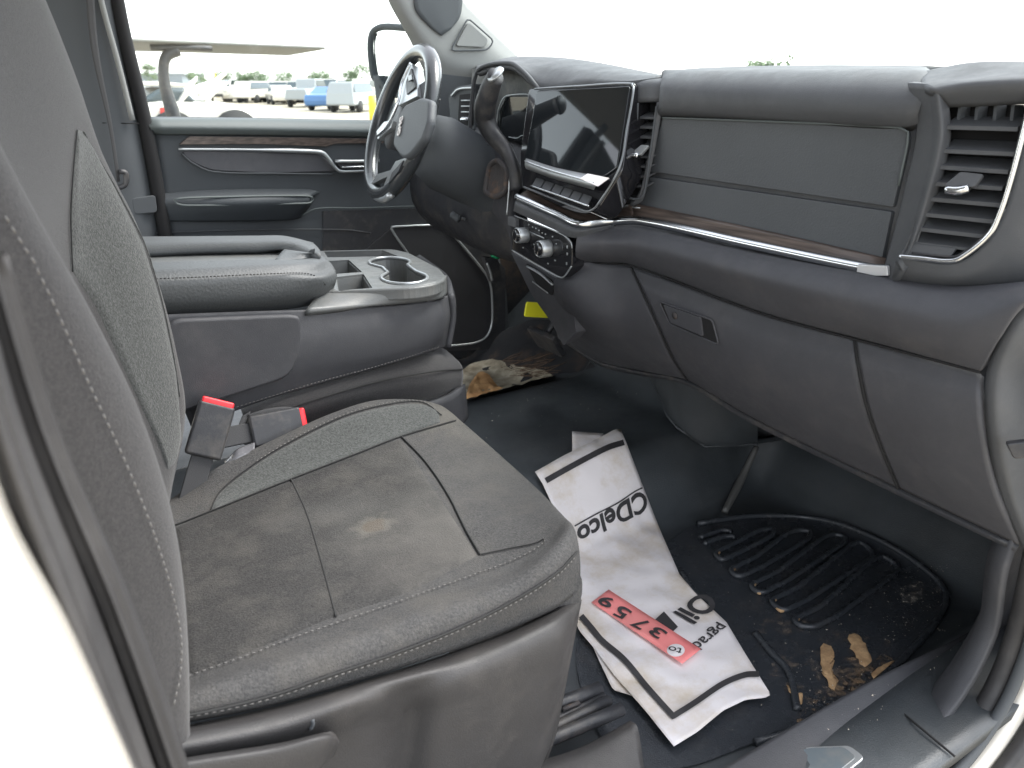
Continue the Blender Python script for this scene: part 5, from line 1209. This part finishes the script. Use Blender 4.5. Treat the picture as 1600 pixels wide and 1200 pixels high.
# ================================================================ OUTSIDE
GZ = -.95
gm = mat('parking_ground', (.36, .32, .25), .9, var=.15, vscale=.4)
finish(mesh('ground', [(-400, -400, GZ), (600, -400, GZ), (600, 600, GZ), (-400, 600, GZ)], [(0, 1, 2, 3)], gm, None, False), kind='structure')
M['carglass'] = mat('car_glass', (.06, .08, .09), .1); M['tyre'] = mat('tyre', (.03, .03, .03), .8)
M['bluecar'] = mat('blue_paint', (.07, .17, .36), .3, coat=.5); M['greycar'] = mat('grey_paint', (.30, .32, .33), .3, coat=.5)
M['lamp'] = mat('head_lamp', (.5, .5, .5), .1)
PROF = {'sedan': ([(0, .35), (0, .75), (.15, .85), (1.1, 1.0), (1.9, 1.42), (3.1, 1.42), (3.9, 1.02), (4.5, .95), (4.6, .6), (4.55, .3)], [(1.3, 1.0), (1.95, 1.36), (3.05, 1.36), (3.7, 1.02)], 4.6),
        'suv': ([(0, .4), (0, .95), (.2, 1.05), (1.1, 1.15), (1.75, 1.72), (4.3, 1.72), (4.6, 1.1), (4.65, .4)], [(1.35, 1.15), (1.8, 1.65), (4.2, 1.65), (4.45, 1.15)], 4.65),
        'van': ([(0, .4), (0, 1.1), (.5, 1.3), (1.2, 2.2), (5.4, 2.3), (5.5, .4)], [(.75, 1.35), (1.2, 2.0), (2.0, 2.0), (2.0, 1.35)], 5.5),
        'pickup': ([(0, .5), (0, 1.15), (1.3, 1.25), (2.0, 1.9), (3.7, 1.9), (3.8, 1.25), (5.8, 1.25), (5.8, .5)], [(1.5, 1.27), (2.05, 1.82), (3.6, 1.82), (3.65, 1.27)], 5.8)}
protos = {}
def make_car(kind, mname):
    pr, win, L_ = PROF[kind]; W2 = .9
    t = thing('parked_car' if kind != 'van' else 'parked_van', 'x', 'car', (0, 0, 0))
    N = len(pr); vs = []
    for s in (-1, 1):
        for (x, z) in pr: vs.append(Vector((x-L_/2, s*(W2-(.16 if z > 1.2 else .02 if z > .8 else 0)), z)))
    fs = [tuple(range(N))[::-1], tuple(range(N, 2*N))]+[(i, (i+1) % N, N+(i+1) % N, N+i) for i in range(N)]
    b = mesh('body', vs, fs, M[mname], t, False); md = b.modifiers.new('b', 'BEVEL'); md.width = .11; md.segments = 3
    for s in (-1, 1):
        w_ = [Vector((x-L_/2, s*(W2-(.15 if z > 1.2 else .01)), z)) for x, z in win]
        n = Vector((0, s, 0)); vs = [p+n*.01 for p in w_]+[p-n*.02 for p in w_]
        mesh('side_window', vs, [(0, 1, 2, 3), (7, 6, 5, 4), (0, 4, 5, 1), (1, 5, 6, 2), (2, 6, 7, 3), (3, 7, 4, 0)], M['carglass'], t, False)
        for fx in (.85, L_-.95):
            tube('wheel', [Vector((fx-L_/2, s*.72, .34)), Vector((fx-L_/2, s*.93, .34))], .34, M['tyre'], t, 2, seg=18)
        tube('headlight', [Vector((-L_/2-.02, s*.62, .78 if kind == 'sedan' else .95)), Vector((-L_/2+.1, s*.62, .78 if kind == 'sedan' else .95))], .11, M['lamp'], t, 2, seg=10)
    # windscreen and rear glass
    i0 = 3 if kind in ('sedan', 'suv') else 2
    a, b_ = Vector((pr[i0][0]-L_/2, 0, pr[i0][1])), Vector((pr[i0+1][0]-L_/2, 0, pr[i0+1][1]))
    n = Vector((-(b_-a).z, 0, (b_-a).x)).normalized()
    a2, b2 = a.lerp(b_, .08)+n*.012, a.lerp(b_, .92)+n*.012
    q = [a2+Vector((0, -.72, 0)), a2+Vector((0, .72, 0)), b2+Vector((0, .66, 0)), b2+Vector((0, -.66, 0))]
    plate('windshield', q, .02, M['carglass'], t, bev=0, nrml=n)
    plate('front_grille', [Vector((-L_/2-.012, -.5, .45)), Vector((-L_/2-.012, .5, .45)), Vector((-L_/2-.012, .45, .7)), Vector((-L_/2-.012, -.45, .7))], .02, M['tyre'], t, bev=0, nrml=Vector((-1, 0, 0)))
    return t
CG = 'cars parked in rows on the lot outside'
cars = [  # px of base centre, py of base, kind, paint, heading, label
 (403, 165, 'suv', 'white', 60, 'white car facing the truck, just right of the raised hood of the sports car'),
 (450, 163, 'suv', 'white', 20, 'white high car parked behind the two white cars in the middle of the lot'),
 (440, 168, 'sedan', 'white', 100, 'white car side on, between the facing white car and the grey ones'),
 (487, 172, 'pickup', 'greycar', 70, 'grey pickup left of the blue car'),
 (520, 178, 'sedan', 'bluecar', 65, 'small bright blue car'),
 (556, 181, 'suv', 'greycar', 65, 'silver grey car between the blue car and the yellow post'),
 (570, 166, 'pickup', 'white', 70, 'white pickup behind the silver grey car, nearest the mirror'),
 (500, 156, 'van', 'white', 10, 'long white van behind the grey pickup and blue car'),
 (545, 160, 'sedan', 'greycar', 30, 'dark car behind the blue car roof'),
 (345, 160, 'suv', 'white', 30, 'white car half hidden behind the raised doors'),
 (375, 156, 'sedan', 'greycar', 20, 'grey car under the tree row, behind the sports car'),
 (425, 155, 'suv', 'white', 15, 'white car in the far row below the round trees')]
for i, (px, py, kind, pn, hd_, lab) in enumerate(cars):
    if (kind, pn) not in protos: c_ = protos[(kind, pn)] = make_car(kind, pn)
    else: c_ = copy_tree(protos[(kind, pn)])
    c_.location = Z(px, 125+(py-125)*.88, GZ); c_.rotation_euler = (0, 0, math.radians(hd_+160))
    c_['label'] = lab; c_['group'] = CG; c_['category'] = 'van' if kind == 'van' else 'pickup' if kind == 'pickup' else 'car'
for k in range(17):        # far rows of the lot
    px_ = 352+k*14+random.uniform(-3, 3); dd = 78+random.uniform(-6, 10)+(k % 2)*14
    pr_ = protos[random.choice([('suv', 'white'), ('sedan', 'white'), ('suv', 'greycar'), ('sedan', 'greycar'), ('pickup', 'white')])]
    c_ = copy_tree(pr_); r_ = ray(px_, 130); kk = dd/math.hypot(r_.x, r_.y); c_.location = Vector((r_.x*kk, r_.y*kk, GZ)); c_.rotation_euler = (0, 0, math.radians(random.choice([45, 60, 230, 250])))
    c_['label'] = 'pale car in the far back rows of the lot, under the trees'; c_['group'] = 'cars in the far back rows'; c_['category'] = 'car'
# white sports car with raised hood and doors
sc = thing('sports_car', 'white low sports car with hood and doors raised, close outside the window', 'sports car', (0, 0, 0))
b0 = Y(330, 150, 9.5)
SY = 9.0
def Q(px, py, d=0): return Y(px, py, SY+d)
low = GZ+.2
def sidepoly(name, pts, m, par, y0, dpt, bev=.03):
    p_ = [Vector((a.x, y0, a.z)) for a in pts]; N = len(p_); vs = p_+[q+Vector((0, dpt, 0)) for q in p_]
    fs = [tuple(range(N)), tuple(range(N, 2*N))[::-1]]+[(i, N+i, N+(i+1) % N, (i+1) % N) for i in range(N)]
    o = mesh(name, vs, fs, m, par, False); bm = bmesh.new(); bm.from_mesh(o.data); bmesh.ops.recalc_face_normals(bm, faces=bm.faces); bm.to_mesh(o.data); bm.free()
    if bev: md = o.modifiers.new('b', 'BEVEL'); md.width = bev; md.segments = 3
    return o
bl = Q(215, 165); br = Q(405, 190)
body = [Q(212, 168), Q(225, 162), Q(262, 158), Q(300, 160), Q(350, 160), Q(380, 166), Q(404, 178)]
body += [Vector((body[-1].x+.1, SY, low)), Vector((body[0].x-.2, SY, low))]
sidepoly('body', body, M['white'], sc, SY, 1.8, .08)
wa = Q(368, 190); tube('wheel', [Vector((wa.x, SY-.03, wa.z-.12)), Vector((wa.x, SY+.2, wa.z-.12))], .24, M['tyre'], sc, 2, seg=24)
tube('wheel', [Vector((bl.x+.3, SY-.03, wa.z-.12)), Vector((bl.x+.3, SY+.2, wa.z-.12))], .24, M['tyre'], sc, 2, seg=24)
sidepoly('cabin', [Q(225, 162), Q(240, 150), Q(262, 136), Q(300, 140), Q(318, 160)], M['carglass'], sc, SY+.3, 1.2, .04)
sidepoly('roof', [Q(222, 128), Q(262, 127), Q(300, 131), Q(318, 138), Q(300, 136), Q(225, 134)], M['white'], sc, SY+.35, 1.1, .01)
for nm_, p_ in (('raised_door', [(282, 160), (300, 130), (313, 118), (312, 126), (298, 150), (288, 161)]), ('raised_door', [(312, 152), (338, 126), (352, 114), (360, 116), (340, 134), (322, 150)]),
             ('raised_hood', [(335, 158), (352, 136), (382, 126), (380, 130), (362, 142), (345, 160)]), ('door_strut', [(300, 138), (306, 137), (336, 158), (330, 159)])):
    sidepoly(nm_, [Q(*q) for q in p_], M['white'], sc, SY+(.1 if nm_ != 'raised_hood' else .5), .08 if nm_ != 'raised_hood' else 1.0, .01)
sidepoly('tail_light', [Q(250, 168), Q(258, 168), Q(258, 182), Q(250, 182)], mat('tail_red', (.5, .05, .04), .3), sc, SY-.02, .05, 0)
# flat canopy cart nearer
gc = thing('golf_cart', 'beige flat cart canopy on a curved dark grey post, close outside the window', 'golf cart', (0, 0, 0))
GYY = 4.6
r1 = [Y(150, 62, GYY), Y(212, 64, GYY), Y(350, 70, GYY), Y(510, 77, GYY+.1)]
z0 = Y(350, 70, GYY).z
plate('canopy', [Z(110, 61, z0), Z(511, 77, z0), Z(452, 87, z0), Z(110, 77, z0)], .015, mat('canopy_grey', (.17, .17, .16), .7), gc, r=.05, bev=.008, nrml=Vector((0, 0, -1)))
tube('post', [Y(275, 195, GYY), Y(268, 170, GYY), Y(257, 130, GYY), Y(256, 100, GYY), Y(262, 86, GYY), Y(278, 78, GYY)], [.034, .036, .030, .026, .026, .03], M['black'], gc, 30)
tube('canopy_rail', [Y(235, 74, GYY), Y(280, 74, GYY), Y(330, 76, GYY)], .03, M['black'], gc, 8, flat=(.5, (0, 0, 1)))
tube('post', [Y(275, 195, GYY)+Vector((-1.5, 0, 0)), Y(262, 86, GYY)+Vector((-1.5, 0, 0))], .03, M['pillar'], gc, 8)
pz = Y(275, 195, GYY)
box('cart_body', pz.x-.8, GYY+.3, GZ+.45, 2.3, 1.1, .5, M['pillar'], gc, .06)
for dx in (-1.7, .1):
    for dy in (-.25, .85): tube('wheel', [Vector((pz.x+dx, GYY+dy-.1, GZ+.22)), Vector((pz.x+dx, GYY+dy+.1, GZ+.22))], .22, M['tyre'], gc, 2, seg=18)
# yellow post, building
yp = finish(tube('yellow_post', [Z(583, 190, GZ), Z(583, 190, GZ)+Vector((0, 0, 1.15))], .16, mat('yellow_paint', (.75, .55, .05), .5), None, 4, seg=16), 'yellow bollard at the right end of the parked cars', 'bollard')
for pxx, pyy, hh in ((341, 128, 1.9),):
    q = Z(pxx, 152, GZ); finish(tube('yellow_sign_post', [q, q+Vector((0, 0, 2.6))], .14, mat('yellow_sign', (.7, .55, .1), .6), None, 4, seg=8), 'yellow lamp post among the distant trees', 'post')
bd = thing('low_building', 'long low grey building behind the cart post', 'building', tuple(Z(250, 150, GZ)))
q0, q1 = Z(205, 148, GZ), Z(288, 148, GZ); dx_ = (q1-q0)
def wallbox(name, a, b, z0_, z1_, t_, m, par, bev=0):
    n = Vector((-(b-a).y, (b-a).x, 0)).normalized()*t_
    vs = [Vector((p.x, p.y, z)) for z in (z0_, z1_) for p in (a, b, b+n, a+n)]
    return mesh(name, vs, [(3, 2, 1, 0), (4, 5, 6, 7), (0, 1, 5, 4), (1, 2, 6, 5), (2, 3, 7, 6), (3, 0, 4, 7)], m, par, False)
wallbox('wall', q0, q1, GZ, 1.55, 8, mat('building_grey', (.22, .25, .28), .8), bd)
wallbox('roof', q0+Vector((0, -.3, 0)), q1+Vector((.3, -.3, 0)), 1.56, 1.75, 8.5, mat('roof_grey', (.35, .38, .40), .7), bd)
# trees
M['leaf'] = mat('tree_leaf', (.075, .12, .055), .7, col2=(.12, .17, .08), vscale=2); M['bark'] = mat('tree_bark', (.12, .09, .07), .9)
def tree(p, h, w_, lab, seed):
    rr = random.Random(seed); t = thing('tree', lab, 'tree', tuple(p), 'trees beyond the car park')
    tube('trunk', [Vector(p), Vector(p)+Vector((0, 0, h*.5))], [w_*.06, w_*.03], M['bark'], t, 5, seg=8)
    cl_ = [(Vector(p)+Vector((rr.uniform(-.34, .34)*w_, rr.uniform(-.3, .3)*w_, h*rr.uniform(.35, .85))), w_*rr.uniform(.14, .26)) for _ in range(14)]
    vs, fs = [], []
    for _ in range(1500):
        c0, r0 = rr.choice(cl_); d_ = Vector((rr.gauss(0, 1), rr.gauss(0, 1), rr.gauss(0, .8))).normalized()*r0*rr.random()**.35; q = c0+d_; s = w_*.035*rr.uniform(.6, 1.3)
        a_ = Vector((rr.gauss(0, 1), rr.gauss(0, 1), rr.gauss(0, 1))).normalized(); b_ = a_.orthogonal().normalized(); k = len(vs)
        vs += [q+a_*s, q+b_*s*.7, q-a_*s, q-b_*s*.7]; fs.append((k, k+1, k+2, k+3))
    mesh('crown', vs, fs, M['leaf'], t, False)
TR = [(232, 97, 20, 'pale tree above the grey building'), (308, 113, 26, 'round tree just right of the building'), (345, 106, 26, 'tree behind the yellow lamp post'), (375, 113, 24, 'low wide tree right of the yellow lamp post'), (400, 113, 30, 'green round tree above the facing white car'),
      (443, 112, 26, 'compact boxy tree above the white high car'), (501, 112, 30, 'broad tree above the grey pickup'), (553, 103, 36, 'tall loose tree beside the mirror'), (538, 124, 18, 'small bush at the foot of the tall loose tree'), (472, 122, 14, 'tiny shrub between the boxy and the broad tree'), (1188, 96, 66, 'pale treetop above the dashboard through the windscreen')]
for i, (px, pt, wpx, lab) in enumerate(TR):
    dist = 80 if px < 1000 else 90
    d = ray(px, pt); k = dist/math.hypot(d.x, d.y); top_ = O+d*k; hgt = top_.z-GZ; tree(Vector((top_.x, top_.y, GZ)), hgt*1.12, wpx/1337*dist*1.25, lab, i)
